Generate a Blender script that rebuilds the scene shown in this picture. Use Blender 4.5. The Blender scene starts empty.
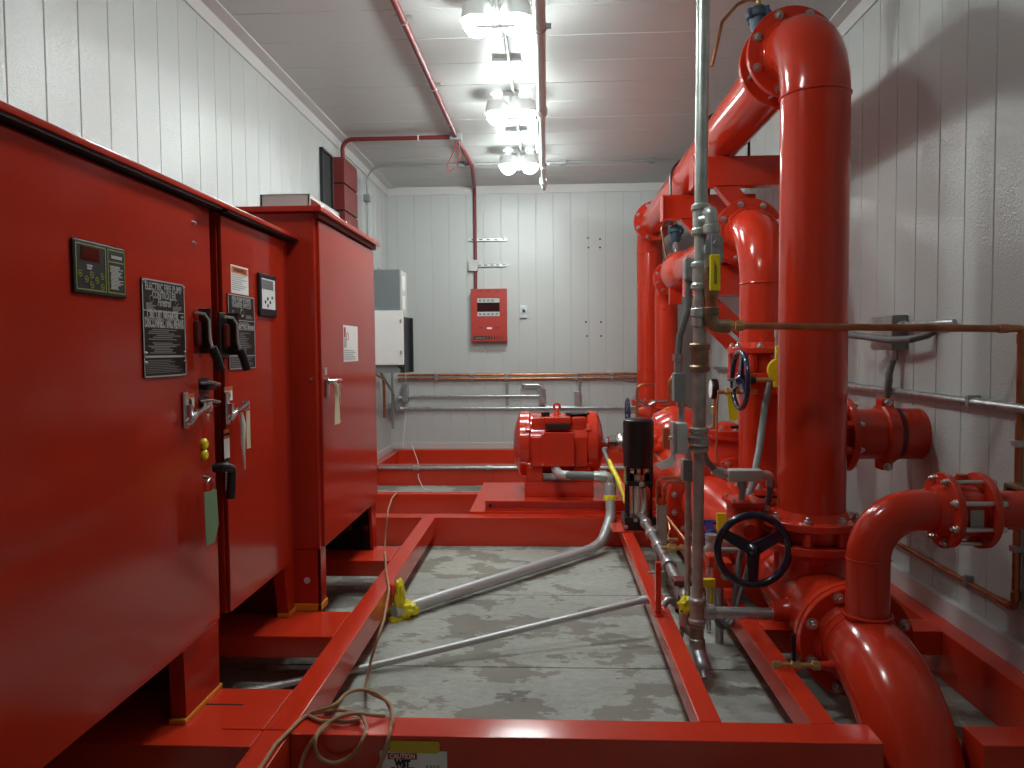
import bpy, bmesh, math, random
from mathutils import Vector, Matrix, noise
random.seed(7)
sc = bpy.context.scene
COL = sc.collection
V = Vector
# ------------------------------------------------------------------ camera, world, exposure
FPX, CAMZ = 740.0, 1.35
cam_d = bpy.data.cameras.new('camera')
cam_d.sensor_width = 36.0
cam_d.lens = FPX / 1024 * 36.0
cam_d.clip_start = 0.02
cam = bpy.data.objects.new('camera', cam_d)
COL.objects.link(cam)
CR = (Matrix.Rotation(math.radians(2.785), 3, 'Z') @ Matrix.Rotation(math.radians(90 - 2.63), 3, 'X')
      @ Matrix.Rotation(math.radians(-0.5), 3, 'Z'))
cam.matrix_world = Matrix.Translation((0, 0, CAMZ)) @ CR.to_4x4()
sc.camera = cam
world = bpy.data.worlds.new('world')
sc.world = world
world.use_nodes = True
world.node_tree.nodes['Background'].inputs[0].default_value = (0.8, 0.85, 0.9, 1)
world.node_tree.nodes['Background'].inputs[1].default_value = 0.05
sc.view_settings.view_transform = 'Standard'
sc.view_settings.look = 'None'
sc.view_settings.gamma = 1
sc.view_settings.use_curve_mapping = False
sc.view_settings.exposure = 0.0
LAMP = 172.0            # radiance of the lamp glass
LAMP_Y = (2.42, 3.94, 5.46, 6.98)


def _on(px, py, ax, val):
    """the point of the place seen at a photo pixel on the plane x / y / z = val"""
    d = CR @ V(((px - 512) / FPX, -(py - 384) / FPX, -1))
    c = V((0, 0, CAMZ))
    return c + d * ((val - c[ax]) / d[ax])


def X_(px, py, v): return _on(px, py, 0, v)
def Y_(px, py, v): return _on(px, py, 1, v)
def Z_(px, py, v): return _on(px, py, 2, v)


# ------------------------------------------------------------------ materials
def mat(name, col, rough=0.4, metal=0.0, bump=None, coat=0.0, vary=None, spec=0.5):
    m = bpy.data.materials.new(name)
    m.use_nodes = True
    nt = m.node_tree
    b = nt.nodes['Principled BSDF']
    b.inputs['Base Color'].default_value = (*col, 1)
    b.inputs['Roughness'].default_value = rough
    b.inputs['Metallic'].default_value = metal
    b.inputs['Coat Weight'].default_value = coat
    b.inputs['Coat Roughness'].default_value = 0.08
    b.inputs['Specular IOR Level'].default_value = spec
    tc = nt.nodes.new('ShaderNodeTexCoord')
    if bump:
        n = nt.nodes.new('ShaderNodeTexNoise')
        n.inputs['Scale'].default_value = bump[0]
        n.inputs['Detail'].default_value = 2
        nt.links.new(tc.outputs['Object'], n.inputs['Vector'])
        bp = nt.nodes.new('ShaderNodeBump')
        bp.inputs['Strength'].default_value = bump[1]
        bp.inputs['Distance'].default_value = bump[2] if len(bump) > 2 else 0.002
        nt.links.new(n.outputs['Fac'], bp.inputs['Height'])
        nt.links.new(bp.outputs['Normal'], b.inputs['Normal'])
    if vary:
        n = nt.nodes.new('ShaderNodeTexNoise')
        n.inputs['Scale'].default_value = vary[0]
        n.inputs['Detail'].default_value = 5
        nt.links.new(tc.outputs['Object'], n.inputs['Vector'])
        r = nt.nodes.new('ShaderNodeValToRGB')
        r.color_ramp.elements[0].position = 0.35
        r.color_ramp.elements[1].position = 0.65
        r.color_ramp.elements[0].color = (*vary[1], 1)
        r.color_ramp.elements[1].color = (*col, 1)
        nt.links.new(n.outputs['Fac'], r.inputs['Fac'])
        nt.links.new(r.outputs['Color'], b.inputs['Base Color'])
    return m


M = {}
M['red'] = mat('red_gloss_paint', (0.60, 0.036, 0.013), 0.15, bump=(60, 0.05))
M['frame_red'] = mat('red_frame_paint', (0.62, 0.038, 0.014), 0.16, bump=(210, 0.22, 0.001))
M['cab_red'] = mat('red_cabinet_enamel', (0.43, 0.027, 0.012), 0.13)
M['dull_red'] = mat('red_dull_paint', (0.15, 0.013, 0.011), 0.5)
M['conduit_red'] = mat('red_conduit_paint', (0.16, 0.012, 0.014), 0.5)
M['alarm_red'] = mat('red_alarm_box_paint', (0.42, 0.030, 0.018), 0.45)
M['galv'] = mat('galvanised_steel', (0.58, 0.60, 0.61), 0.36, 0.85, bump=(60, 0.08), vary=(25, (0.42, 0.44, 0.45)))
M['old_galv'] = mat('weathered_galvanised_pipe', (0.54, 0.53, 0.50), 0.38, 0.65, vary=(14, (0.36, 0.33, 0.29)))
M['pale_galv'] = mat('pale_galvanised_pipe', (0.60, 0.64, 0.61), 0.34, 0.7, vary=(18, (0.44, 0.49, 0.45)))
M['hang_grey'] = mat('pale_grey_pipe_finish', (0.72, 0.77, 0.76), 0.35, 0.1)
M['grey'] = mat('grey_painted_metal', (0.27, 0.28, 0.28), 0.42, 0.2)
M['light_grey'] = mat('light_grey_enamel', (0.52, 0.53, 0.51), 0.38)
M['box_grey'] = mat('grey_enclosure_enamel', (0.20, 0.225, 0.23), 0.4)
M['white'] = mat('white_enamel', (0.80, 0.81, 0.80), 0.35)
M['emt'] = mat('grey_steel_conduit', (0.52, 0.53, 0.53), 0.42, 0.45)
M['flex'] = mat('grey_flexible_conduit', (0.16, 0.17, 0.17), 0.5)
M['chrome'] = mat('polished_chrome', (0.75, 0.75, 0.75), 0.15, 1.0)
M['bolt'] = mat('zinc_plated_steel', (0.62, 0.60, 0.58), 0.3, 1.0)
M['copper'] = mat('copper_tube', (0.55, 0.24, 0.12), 0.35, 0.9, vary=(12, (0.38, 0.15, 0.08)))
M['brass'] = mat('brass_fitting', (0.60, 0.42, 0.18), 0.35, 0.9)
M['bronze'] = mat('old_bronze', (0.36, 0.26, 0.16), 0.4, 0.8, vary=(20, (0.22, 0.16, 0.11)))
M['black'] = mat('black_gloss_paint', (0.006, 0.006, 0.007), 0.3)
M['black_matt'] = mat('black_plastic', (0.012, 0.012, 0.013), 0.5)
M['steel'] = mat('stainless_steel', (0.55, 0.54, 0.52), 0.25, 1.0)
M['dark_blue'] = mat('dark_navy_paint', (0.006, 0.008, 0.03), 0.22, coat=0.5)
M['blue'] = mat('blue_wheel_paint', (0.008, 0.02, 0.13), 0.25, coat=0.5)
M['navy'] = mat('navy_wheel_paint', (0.006, 0.010, 0.055), 0.22, coat=0.5)
M['rust'] = mat('orange_red_primer', (0.36, 0.06, 0.015), 0.5)
M['vent_blue'] = mat('blue_grey_cast_iron', (0.04, 0.075, 0.115), 0.5)
M['yellow'] = mat('yellow_plastic', (0.85, 0.68, 0.01), 0.4)
M['tape'] = mat('yellow_tape', (0.62, 0.47, 0.02), 0.5)
M['orange_tape'] = mat('amber_tape', (0.75, 0.28, 0.01), 0.5)
M['wrap'] = mat('yellow_wrapping', (0.90, 0.78, 0.02), 0.42)
M['paper'] = mat('white_paper', (0.86, 0.86, 0.84), 0.7)
M['cream_paper'] = mat('cream_paper', (0.62, 0.58, 0.36), 0.7)
M['green_paper'] = mat('green_card', (0.16, 0.27, 0.15), 0.7)
M['orange'] = mat('orange_print', (0.75, 0.16, 0.02), 0.6)
M['print_red'] = mat('red_print', (0.45, 0.03, 0.02), 0.6)
M['print_black'] = mat('black_print', (0.012, 0.012, 0.012), 0.6)
M['print_grey'] = mat('grey_print', (0.40, 0.40, 0.38), 0.6)
M['fine_grey'] = mat('faint_grey_print', (0.20, 0.20, 0.19), 0.6)
M['print_green'] = mat('olive_print', (0.32, 0.36, 0.03), 0.6)
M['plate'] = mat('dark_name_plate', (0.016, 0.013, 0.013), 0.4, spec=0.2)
M['keypad'] = mat('dark_grey_membrane', (0.024, 0.026, 0.030), 0.4, spec=0.2)
M['screen'] = mat('dark_display_glass', (0.03, 0.008, 0.008), 0.12)
M['rope'] = mat('tan_cord', (0.42, 0.25, 0.14), 0.8, bump=(400, 0.5))
M['lever'] = mat('dark_bronze_plate', (0.07, 0.055, 0.05), 0.4, 0.6)
M['dark_hole'] = mat('dark_opening', (0.01, 0.01, 0.01), 0.8)


def wall_mat(name, col, rough, scale, strength):
    m = mat(name, col, rough)
    nt = m.node_tree
    b = nt.nodes['Principled BSDF']
    tc = nt.nodes.new('ShaderNodeTexCoord')
    vo = nt.nodes.new('ShaderNodeTexVoronoi')
    vo.inputs['Scale'].default_value = scale
    no = nt.nodes.new('ShaderNodeTexNoise')
    no.inputs['Scale'].default_value = 2.0
    add = nt.nodes.new('ShaderNodeMath')
    add.operation = 'MULTIPLY_ADD'
    add.inputs[1].default_value = 0.3
    bp = nt.nodes.new('ShaderNodeBump')
    bp.inputs['Strength'].default_value = strength
    bp.inputs['Distance'].default_value = 0.004
    nt.links.new(tc.outputs['Object'], vo.inputs['Vector'])
    nt.links.new(tc.outputs['Object'], no.inputs['Vector'])
    nt.links.new(no.outputs['Fac'], add.inputs[0])
    nt.links.new(vo.outputs['Distance'], add.inputs[2])
    nt.links.new(add.outputs[0], bp.inputs['Height'])
    nt.links.new(bp.outputs['Normal'], b.inputs['Normal'])
    return m


M['wall'] = wall_mat('white_embossed_wall_sheet', (0.525, 0.55, 0.54), 0.24, 130, 0.35)
M['ceil'] = wall_mat('white_ceiling_sheet', (0.50, 0.52, 0.51), 0.45, 75, 0.12)
M['trim'] = mat('white_trim_metal', (0.58, 0.58, 0.57), 0.38)


def floor_mat():
    m = mat('stained_concrete', (0.34, 0.34, 0.31), 0.75)
    nt = m.node_tree
    L = nt.links.new
    b = nt.nodes['Principled BSDF']
    tc = nt.nodes.new('ShaderNodeTexCoord')
    mp = nt.nodes.new('ShaderNodeMapping')
    mp.inputs['Scale'].default_value = (0.8, 1.25, 1)
    L(tc.outputs['Object'], mp.inputs['Vector'])

    def nz(scale, detail, rough=0.6):
        n = nt.nodes.new('ShaderNodeTexNoise')
        n.inputs['Scale'].default_value = scale
        n.inputs['Detail'].default_value = detail
        n.inputs['Roughness'].default_value = rough
        L(mp.outputs['Vector'], n.inputs['Vector'])
        return n

    def ramp(src, stops):
        r = nt.nodes.new('ShaderNodeValToRGB')
        e = r.color_ramp.elements
        e[0].position, e[0].color = stops[0][0], (*stops[0][1], 1)
        e[1].position, e[1].color = stops[1][0], (*stops[1][1], 1)
        for p, c in stops[2:]:
            k = e.new(p)
            k.color = (*c, 1)
        L(src, r.inputs['Fac'])
        return r

    def mix(fac, a, c, kind='MIX'):
        x = nt.nodes.new('ShaderNodeMix')
        x.data_type = 'RGBA'
        x.blend_type = kind
        if isinstance(fac, float):
            x.inputs[0].default_value = fac
        else:
            L(fac, x.inputs[0])
        L(a, x.inputs[6])
        L(c, x.inputs[7])
        return x.outputs[2]
    fine = ramp(nz(26, 8, 0.7).outputs['Fac'], [(0.3, (0.33, 0.345, 0.31)), (0.7, (0.47, 0.49, 0.445))])
    blot = ramp(nz(2.6, 12, 0.64).outputs['Fac'], [(0.47, (.8, .8, .8)), (0.482, (0, 0, 0))])
    blot2 = ramp(nz(5.5, 8, 0.6).outputs['Fac'], [(0.34, (.8, .8, .8)), (0.36, (0, 0, 0))])
    tone = ramp(nz(1.2, 3).outputs['Fac'], [(0.35, (0.80, 0.80, 0.80)), (0.65, (1.06, 1.06, 1.04))])
    damp = nt.nodes.new('ShaderNodeRGB')
    damp.outputs[0].default_value = (0.215, 0.20, 0.17, 1)
    damp2 = nt.nodes.new('ShaderNodeRGB')
    damp2.outputs[0].default_value = (0.15, 0.135, 0.115, 1)
    c = mix(blot.outputs['Color'], fine.outputs['Color'], damp.outputs[0])
    c = mix(blot2.outputs['Color'], c, damp2.outputs[0])
    c = mix(1.0, c, tone.outputs['Color'], 'MULTIPLY')
    L(c, b.inputs['Base Color'])
    bp = nt.nodes.new('ShaderNodeBump')
    bp.inputs['Strength'].default_value = 0.25
    bp.inputs['Distance'].default_value = 0.003
    L(nz(40, 6).outputs['Fac'], bp.inputs['Height'])
    L(bp.outputs['Normal'], b.inputs['Normal'])
    return m


M['floor'] = floor_mat()
M['lamp'] = bpy.data.materials.new('lit_lamp_glass')
M['lamp'].use_nodes = True
_b = M['lamp'].node_tree.nodes['Principled BSDF']
_b.inputs['Base Color'].default_value = (0.9, 0.9, 0.9, 1)
_b.inputs['Emission Color'].default_value = (0.91, 1.0, 0.975, 1)
_b.inputs['Emission Strength'].default_value = LAMP
M['weak_lamp'] = M['lamp'].copy()
M['weak_lamp'].name = 'dimmed_lamp_glass'
M['weak_lamp'].node_tree.nodes['Principled BSDF'].inputs['Emission Strength'].default_value = LAMP * 0.55  # nearest lamp turned down only to keep the near walls darker


# ------------------------------------------------------------------ mesh building
def frame_of(d):
    d = V(d).normalized()
    a = V((0, 0, 1)) if abs(d.z) < 0.9 else V((0, 1, 0))
    u = d.cross(a).normalized()
    return u, d.cross(u).normalized(), d


def fillet(pts, r, n=7):
    pts = [V(p) for p in pts]
    out = [pts[0]]
    for i in range(1, len(pts) - 1):
        a, b, c = pts[i - 1], pts[i], pts[i + 1]
        u, w = (a - b), (c - b)
        lu, lw = u.length, w.length
        if lu < 1e-6 or lw < 1e-6:
            continue
        u.normalize(); w.normalize()
        ang = u.angle(w)
        if ang > math.pi - 0.02:
            out.append(b)
            continue
        t = min(r / math.tan(ang / 2), lu * 0.49, lw * 0.49)
        rr = t * math.tan(ang / 2)
        ctr = b + (u + w).normalized() * (rr / math.sin(ang / 2))
        p0, p1 = b + u * t - ctr, b + w * t - ctr
        tot = p0.angle(p1)
        ax = p0.cross(p1).normalized()
        for k in range(n + 1):
            out.append(ctr + Matrix.Rotation(tot * k / n, 3, ax) @ p0)
    out.append(pts[-1])
    return out


class G:
    def __init__(self):
        self.bm = bmesh.new()

    def box(self, a, b, bev=0.0, rot=None, piv=None):
        lo = [min(a[i], b[i]) for i in range(3)]
        hi = [max(a[i], b[i]) for i in range(3)]
        vs = [self.bm.verts.new((x, y, z)) for x in (lo[0], hi[0]) for y in (lo[1], hi[1]) for z in (lo[2], hi[2])]
        q = [(0, 1, 3, 2), (4, 6, 7, 5), (0, 4, 5, 1), (2, 3, 7, 6), (0, 2, 6, 4), (1, 5, 7, 3)]
        fs = [self.bm.faces.new([vs[i] for i in f]) for f in q]
        if rot is not None:
            p = V(piv) if piv is not None else V([(lo[i] + hi[i]) / 2 for i in range(3)])
            for v in vs:
                v.co = p + rot @ (v.co - p)
        if bev > 0:
            es = list({e for f in fs for e in f.edges})
            bmesh.ops.bevel(self.bm, geom=es, offset=bev, segments=2, affect='EDGES', profile=0.5)
        return self

    def loft(self, rings, caps=True, close=False):
        rs = [[self.bm.verts.new(p) for p in r] for r in rings]
        n = len(rs[0])
        m = len(rs)
        for i in range(m if close else m - 1):
            a, b = rs[i], rs[(i + 1) % m]
            for k in range(n):
                self.bm.faces.new((a[k], a[(k + 1) % n], b[(k + 1) % n], b[k]))
        if caps and not close:
            self.bm.faces.new(list(reversed(rs[0])))
            self.bm.faces.new(rs[-1])
        return self

    def lathe(self, o, d, prof, seg=28, caps=True):
        u, w, d = frame_of(d)
        o = V(o)
        rings = []
        for t, r in prof:
            r = max(r, 0.0004)
            rings.append([o + d * t + (u * math.cos(2 * math.pi * k / seg) + w * math.sin(2 * math.pi * k / seg)) * r
                          for k in range(seg)])
        return self.loft(rings, caps)

    def cyl(self, p, q, r, r2=None, seg=24, bev=0.0):
        p, q = V(p), V(q)
        L = (q - p).length
        r2 = r if r2 is None else r2
        if bev > 0:
            return self.lathe(p, q - p, [(0, r - bev), (bev, r), (L - bev, r2), (L, r2 - bev)], seg)
        return self.lathe(p, q - p, [(0, r), (L, r2)], seg)

    def pipe(self, p, q, r, wall=0.008, seg=32):
        """open-ended pipe with a wall thickness"""
        p, q = V(p), V(q)
        L = (q - p).length
        return self.lathe(p, q - p, [(0, r - wall), (0, r), (L, r), (L, r - wall), (0, r - wall)], seg, caps=False)

    def tube(self, pts, r, seg=12, fil=0.0, n=7, radii=None, caps=True):
        pts = fillet(pts, fil, n) if fil > 0 else [V(p) for p in pts]
        ds = []
        for i in range(len(pts)):
            a = pts[max(i - 1, 0)]
            b = pts[min(i + 1, len(pts) - 1)]
            ds.append((b - a).normalized())
        u, w, _ = frame_of(ds[0])
        rings = []
        for i, p in enumerate(pts):
            if i:
                q = ds[i - 1].rotation_difference(ds[i])
                u = q @ u
            d = ds[i]
            u = (u - d * u.dot(d)).normalized()
            w = d.cross(u)
            rr = radii[i] if radii else r
            rings.append([p + (u * math.cos(2 * math.pi * k / seg) + w * math.sin(2 * math.pi * k / seg)) * rr
                          for k in range(seg)])
        return self.loft(rings, caps)

    def arc(self, ctr, p0, ax, ang, r, n=18, seg=36, caps=True):
        """pipe bend: sweep the circle at p0 by ang about ax through ctr"""
        ctr, p0 = V(ctr), V(p0)
        pts = [ctr + Matrix.Rotation(math.radians(ang) * k / n, 3, V(ax)) @ (p0 - ctr) for k in range(n + 1)]
        rings = []
        axn = V(ax).normalized()
        for k, p in enumerate(pts):
            rad = (p - ctr).normalized()
            rings.append([p + (rad * math.cos(2 * math.pi * j / seg) + axn * math.sin(2 * math.pi * j / seg)) * r
                          for j in range(seg)])
        return self.loft(rings, caps)

    def torus(self, c, d, R, r, seg=40, s2=10, sx=1.0):
        u, w, d = frame_of(d)
        c = V(c)
        rings = []
        for k in range(seg):
            a = 2 * math.pi * k / seg
            e = u * math.cos(a) + w * math.sin(a)
            rings.append([c + e * (R + r * math.cos(2 * math.pi * j / s2)) + d * (r * math.sin(2 * math.pi * j / s2))
                          for j in range(s2)])
        return self.loft(rings, close=True)

    def prism(self, poly, ext, bev=0.0):
        ext = V(ext)
        a = [self.bm.verts.new(V(p)) for p in poly]
        b = [self.bm.verts.new(V(p) + ext) for p in poly]
        n = len(a)
        fs = [self.bm.faces.new(list(reversed(a))), self.bm.faces.new(b)]
        for k in range(n):
            fs.append(self.bm.faces.new((a[k], a[(k + 1) % n], b[(k + 1) % n], b[k])))
        if bev > 0:
            bmesh.ops.bevel(self.bm, geom=list({e for f in fs for e in f.edges}), offset=bev, segments=2,
                            affect='EDGES', profile=0.5)
        return self

    def ball(self, c, r, s=(1, 1, 1), seg=20, rings=12, lump=0.0, ls=20, seed=0):
        c = V(c)
        res = bmesh.ops.create_uvsphere(self.bm, u_segments=seg, v_segments=rings, radius=1)
        for v in res['verts']:
            d = v.co.copy()
            k = 1.0
            if lump:
                k += lump * noise.noise(d * ls * 0.1 + V((seed, seed * 2, 0))) + lump * 0.6 * noise.noise(d * ls * 0.25 + V((seed, 5, 1)))
            v.co = c + V((d.x * s[0], d.y * s[1], d.z * s[2])) * r * k
        return self

    def hexp(self, p, q, r, seg=6):
        return self.cyl(p, q, r, seg=seg, bev=min(r * 0.12, (V(q) - V(p)).length * 0.2))


LOC = {}


def finish(name, g, m, off=(0, 0, 0), angle=35):
    bm = g.bm
    bmesh.ops.recalc_face_normals(bm, faces=bm.faces[:])
    me = bpy.data.meshes.new(name)
    off = V(off)
    for v in bm.verts:
        v.co -= off
    bm.to_mesh(me)
    bm.free()
    me.polygons.foreach_set('use_smooth', [True] * len(me.polygons))
    me.set_sharp_from_angle(angle=math.radians(angle))
    me.materials.append(M[m] if isinstance(m, str) else m)
    return me


def T(name, loc, label, cat, group=None):
    o = bpy.data.objects.new(name, None)
    o.empty_display_size = 0.05
    COL.objects.link(o)
    o.location = loc
    LOC[o] = V(loc)
    o['label'] = label
    o['category'] = cat
    if group:
        o['group'] = group
    return o


def soften(o):
    w = o.modifiers.new('weighted_normals', 'WEIGHTED_NORMAL')
    w.keep_sharp = True
    w.weight = 50
    return o


def P(name, g, m, par, label=None, angle=35):
    me = finish(name, g, m, LOC[par], angle)
    o = bpy.data.objects.new(name, me)
    COL.objects.link(o)
    soften(o)
    o.parent = par
    LOC[o] = LOC[par]
    if label:
        o['label'] = label
    return o


def S(name, g, m, label, cat, group=None, kind=None, angle=35):
    lo = V([min(v.co[i] for v in g.bm.verts) for i in range(3)])
    hi = V([max(v.co[i] for v in g.bm.verts) for i in range(3)])
    base = V(((lo.x + hi.x) / 2, (lo.y + hi.y) / 2, lo.z))
    me = finish(name, g, m, base, angle)
    o = bpy.data.objects.new(name, me)
    COL.objects.link(o)
    soften(o)
    o.location = base
    LOC[o] = base
    if label:
        o['label'] = label
        o['category'] = cat
    if group:
        o['group'] = group
    if kind:
        o['kind'] = kind
    return o


def struct(name, g, m, angle=35):
    me = finish(name, g, m, (0, 0, 0), angle)
    o = bpy.data.objects.new(name, me)
    COL.objects.link(o)
    soften(o)
    LOC[o] = V((0, 0, 0))
    o['kind'] = 'structure'
    return o


def copy_tree(o, par=None):
    c = o.copy()
    COL.objects.link(c)
    if par is not None:
        c.parent = par
    LOC[c] = LOC[o]
    for ch in list(o.children):
        copy_tree(ch, c)
    return c


# shared bolt mesh: head along +z, unit radius
_g = G()
_g.cyl((0, 0, 0), (0, 0, 0.25), 1.25, seg=14)
_g.hexp((0, 0, 0.25), (0, 0, 1.0), 1.0)
_g.cyl((0, 0, 1.0), (0, 0, 1.7), 0.55, seg=10, bev=0.08)
BOLT = finish('bolt', _g, 'bolt')
_g = G()
_g.cyl((0, 0, 0), (0, 0, 0.25), 1.25, seg=14)
_g.hexp((0, 0, 0.25), (0, 0, 1.1), 1.0)
_g.cyl((0, 0, 1.1), (0, 0, 1.8), 0.55, seg=10, bev=0.08)
BOLTR = finish('bolt', _g, 'red')


def bolt(par, loc, d, r, red=False, name='bolt'):
    o = bpy.data.objects.new(name, BOLTR if red else BOLT)
    COL.objects.link(o)
    o.parent = par
    q = V((0, 0, 1)).rotation_difference(V(d))
    o.matrix_local = Matrix.Translation(V(loc) - LOC[par]) @ q.to_matrix().to_4x4() @ Matrix.Scale(r, 4)
    return o


def flange(par, c, d, R, th, n=12, br=0.013, head=1, phase=0.5, red=False, hub=None, name='flange', m='red', bc=None):
    """disc from c along d with thickness th; bolt heads on the +d face (head=1), the -d face (-1) or none (0)"""
    u, w, d = frame_of(d)
    c = V(c)
    g = G()
    g.lathe(c, d, [(0, R - 0.003), (0.003, R), (th - 0.003, R), (th, R - 0.003)], 48)
    if hub:
        g.lathe(c + d * (th if hub[1] > 0 else 0), d * hub[1], [(0, hub[0] + 0.016), (0.03, hub[0] + 0.003)], 40)
    f = P(name, g, m, par)
    B = bc or R * 0.86
    if head:
        for k in range(n):
            a = 2 * math.pi * (k + phase) / n
            e = (u * math.cos(a) + w * math.sin(a)) * B
            p = c + e + (d * th if head > 0 else V((0, 0, 0)))
            bolt(f, p, d * head, br, red)
    return f


def text(par, s, size, o, right, up, m, name='lettering', bold=0.0, ext=0.0006, align='CENTER', fit=None):
    cu = bpy.data.curves.new('t', 'FONT')
    cu.body = s
    cu.size = size
    cu.align_x = align
    cu.align_y = 'CENTER'
    cu.extrude = ext
    cu.offset = bold
    cu.resolution_u = 3
    ob = bpy.data.objects.new('t', cu)
    COL.objects.link(ob)
    bpy.context.view_layer.update()
    dg = bpy.context.evaluated_depsgraph_get()
    me = bpy.data.meshes.new_from_object(ob.evaluated_get(dg))
    bpy.data.objects.remove(ob)
    bpy.data.curves.remove(cu)
    right, up = V(right).normalized(), V(up).normalized()
    n = right.cross(up)
    if fit:
        xs = [v.co.x for v in me.vertices]
        k = fit / max(max(xs) - min(xs), 1e-6)
        for v in me.vertices:
            v.co.x *= k
    R = Matrix((right, up, n)).transposed().to_4x4()
    me.transform(Matrix.Translation(V(o) - LOC[par]) @ R)
    me.materials.clear()
    me.materials.append(M[m])
    me.name = name
    t = bpy.data.objects.new(name, me)
    COL.objects.link(t)
    t.parent = par
    LOC[t] = LOC[par]
    return t


# ------------------------------------------------------------------ the room
XL, XR, YB, YF, ZC = -1.82, 1.70, 8.46, -2.4, 3.21


def ribbed(axis, a0, a1, pitch, start, lo, hi, face, inward, t=0.08, gw=0.0045, gd=0.004):
    """sheet wall with vertical grooves; axis = the horizontal axis it runs along, extruded from lo to hi in z"""
    prof = [(a0, 0.0)]
    k = start
    while k < a1 - 0.02:
        if k > a0 + 0.02:
            prof += [(k - gw, 0), (k - gw * 0.35, -gd), (k + gw * 0.35, -gd), (k + gw, 0)]
        k += pitch
    prof += [(a1, 0.0), (a1, -t), (a0, -t)]
    g = G()
    pts = []
    for a, d in prof:
        o = face + inward * d
        pts.append((a, o, lo) if axis == 'x' else (o, a, lo))
    g.prism(pts, (0, 0, hi - lo))
    return g


struct('wall_back', ribbed('x', XL, XR, 0.198, XL + 0.11, 0, ZC, YB, -1), 'wall', 20)
struct('wall_left', ribbed('y', YF, YB, 0.2, YF + 0.06, 0, ZC, XL, 1), 'wall', 20)
struct('wall_right', ribbed('y', YF, YB, 0.2, YF + 0.13, 0, ZC, XR, -1), 'wall', 20)
struct('wall_front', ribbed('x', XL, XR, 0.2, XL + 0.1, 0, ZC, YF, 1), 'wall', 20)
# ceiling: panels running across the room
g = G()
prof = [(YF - .08, 0)]
k = YF + 0.25
while k < YB:
    prof += [(k - 0.005, 0), (k - 0.002, 0.005), (k + 0.002, 0.005), (k + 0.005, 0)]
    k += 0.39
prof += [(YB + .08, 0), (YB + .08, 0.08), (YF - .08, 0.08)]
g.prism([(XL - .08, y, ZC + d) for y, d in prof], (XR - XL + .16, 0, 0))
struct('ceiling', g, 'ceil', 20)
g = G()
prof = [(YF - .08, 0)]
k = 3.09 - 0.93 * 5
while k < YB:
    prof += [(k - 0.006, 0), (k - 0.002, -0.006), (k + 0.002, -0.006), (k + 0.006, 0)]
    k += 0.93
prof += [(YB + .08, 0), (YB + .08, -0.08), (YF - .08, -0.08)]
g.prism([(XL - .08, y, d) for y, d in prof], (XR - XL + .16, 0, 0))
struct('floor', g, 'floor', 20)
for i, (a, b) in enumerate((((XL, YF, ZC - .09), (XL + .012, YB, ZC)), ((XR - .012, YF, ZC - .09), (XR, YB, ZC)),
                            ((XL + .012, YB - .012, ZC - .09), (XR - .012, YB, ZC)))):
    struct('trim_%d' % (i + 1), G().box(a, b, 0.002), 'trim')
for i, (a, b) in enumerate((((XL, YF, ZC - .012), (XL + .09, YB, ZC)), ((XR - .09, YF, ZC - .012), (XR, YB, ZC)))):
    struct('trim_%d' % (i + 4), G().box(a, b, 0.002), 'trim')
struct('baseboard_right', G().box((XR - .035, YF, .19), (XR, YB, .285), 0.004), 'trim')
struct('baseboard_left', G().box((XL, YF, .20), (XL + .02, YB, .27), 0.003), 'trim')
struct('baseboard_back', G().box((XL + .02, YB - .02, .22), (XR - .035, YB, .29), 0.003), 'trim')

# ------------------------------------------------------------------ skid frame
fr = T('skid_frame', (0, 3.6, 0), 'red painted steel base frame of welded beams lying on the concrete floor', 'frame')
BT = 0.20


def beam(x0, x1, y0, y1, z0=0.0, z1=BT, name='beam', bev=0.006, m='frame_red'):
    return P(name, G().box((x0, y0, z0), (x1, y1, z1), bev), m, fr)


beam(-.875, -.785, .7, 5.03, .085, BT, name='rail')
beam(.457, .53, 2.26, 5.03, .125, BT, name='rail')
beam(.80, .875, 2.26, 5.03, .11, BT, name='rail')
beam(-.785, .968, 2.145, 2.26)
beam(1.248, 1.585, 2.145, 2.26)
beam(-1.72, -.875, 2.07, 2.44, .005, BT)
beam(-1.72, -.875, 2.90, 3.19, .11, BT)
beam(-1.72, -.875, 3.98, 4.275, .11, BT)
beam(-1.72, 1.585, 5.03, 5.15)
beam(-1.72, -.55, 5.86, 5.96)
beam(-1.72, -.55, 7.32, 7.44)
beam(-.55, 1.585, 7.32, 7.44)
beam(.875, 1.585, 3.02, 3.16, .10, BT)
beam(XL, -1.72, YF, 8.46, name='perimeter_beam')
beam(1.585, XR, YF, 8.46, name='perimeter_beam')
beam(-1.72, 1.585, 8.34, 8.46, 0, .22, name='perimeter_beam')
beam(-.56, 1.45, 5.15, 6.3, BT - .03, BT + .015, 'base_plate')
g = G()
g.box((-.45, 5.19, BT + .015), (1.42, 5.86, .285), 0.004)
P('pump_base', g, 'frame_red', fr)
g = G()
g.box((-.45, 5.165, BT + .015), (.40, 5.188, BT + .03), 0.002).box((-.45, 5.165, .274), (.40, 5.188, .288), 0.002)
P('channel_lip', g, 'frame_red', fr)
g = G()
g.cyl((-.415, 5.192, .25), (-.415, 5.184, .25), .012, seg=16)
P('drain_hole', g, 'dark_hole', fr)
g = G().box((.40, 4.62, BT), (.60, 4.86, BT + .008), .002)
P('jockey_base_plate', g, 'frame_red', fr)
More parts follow.
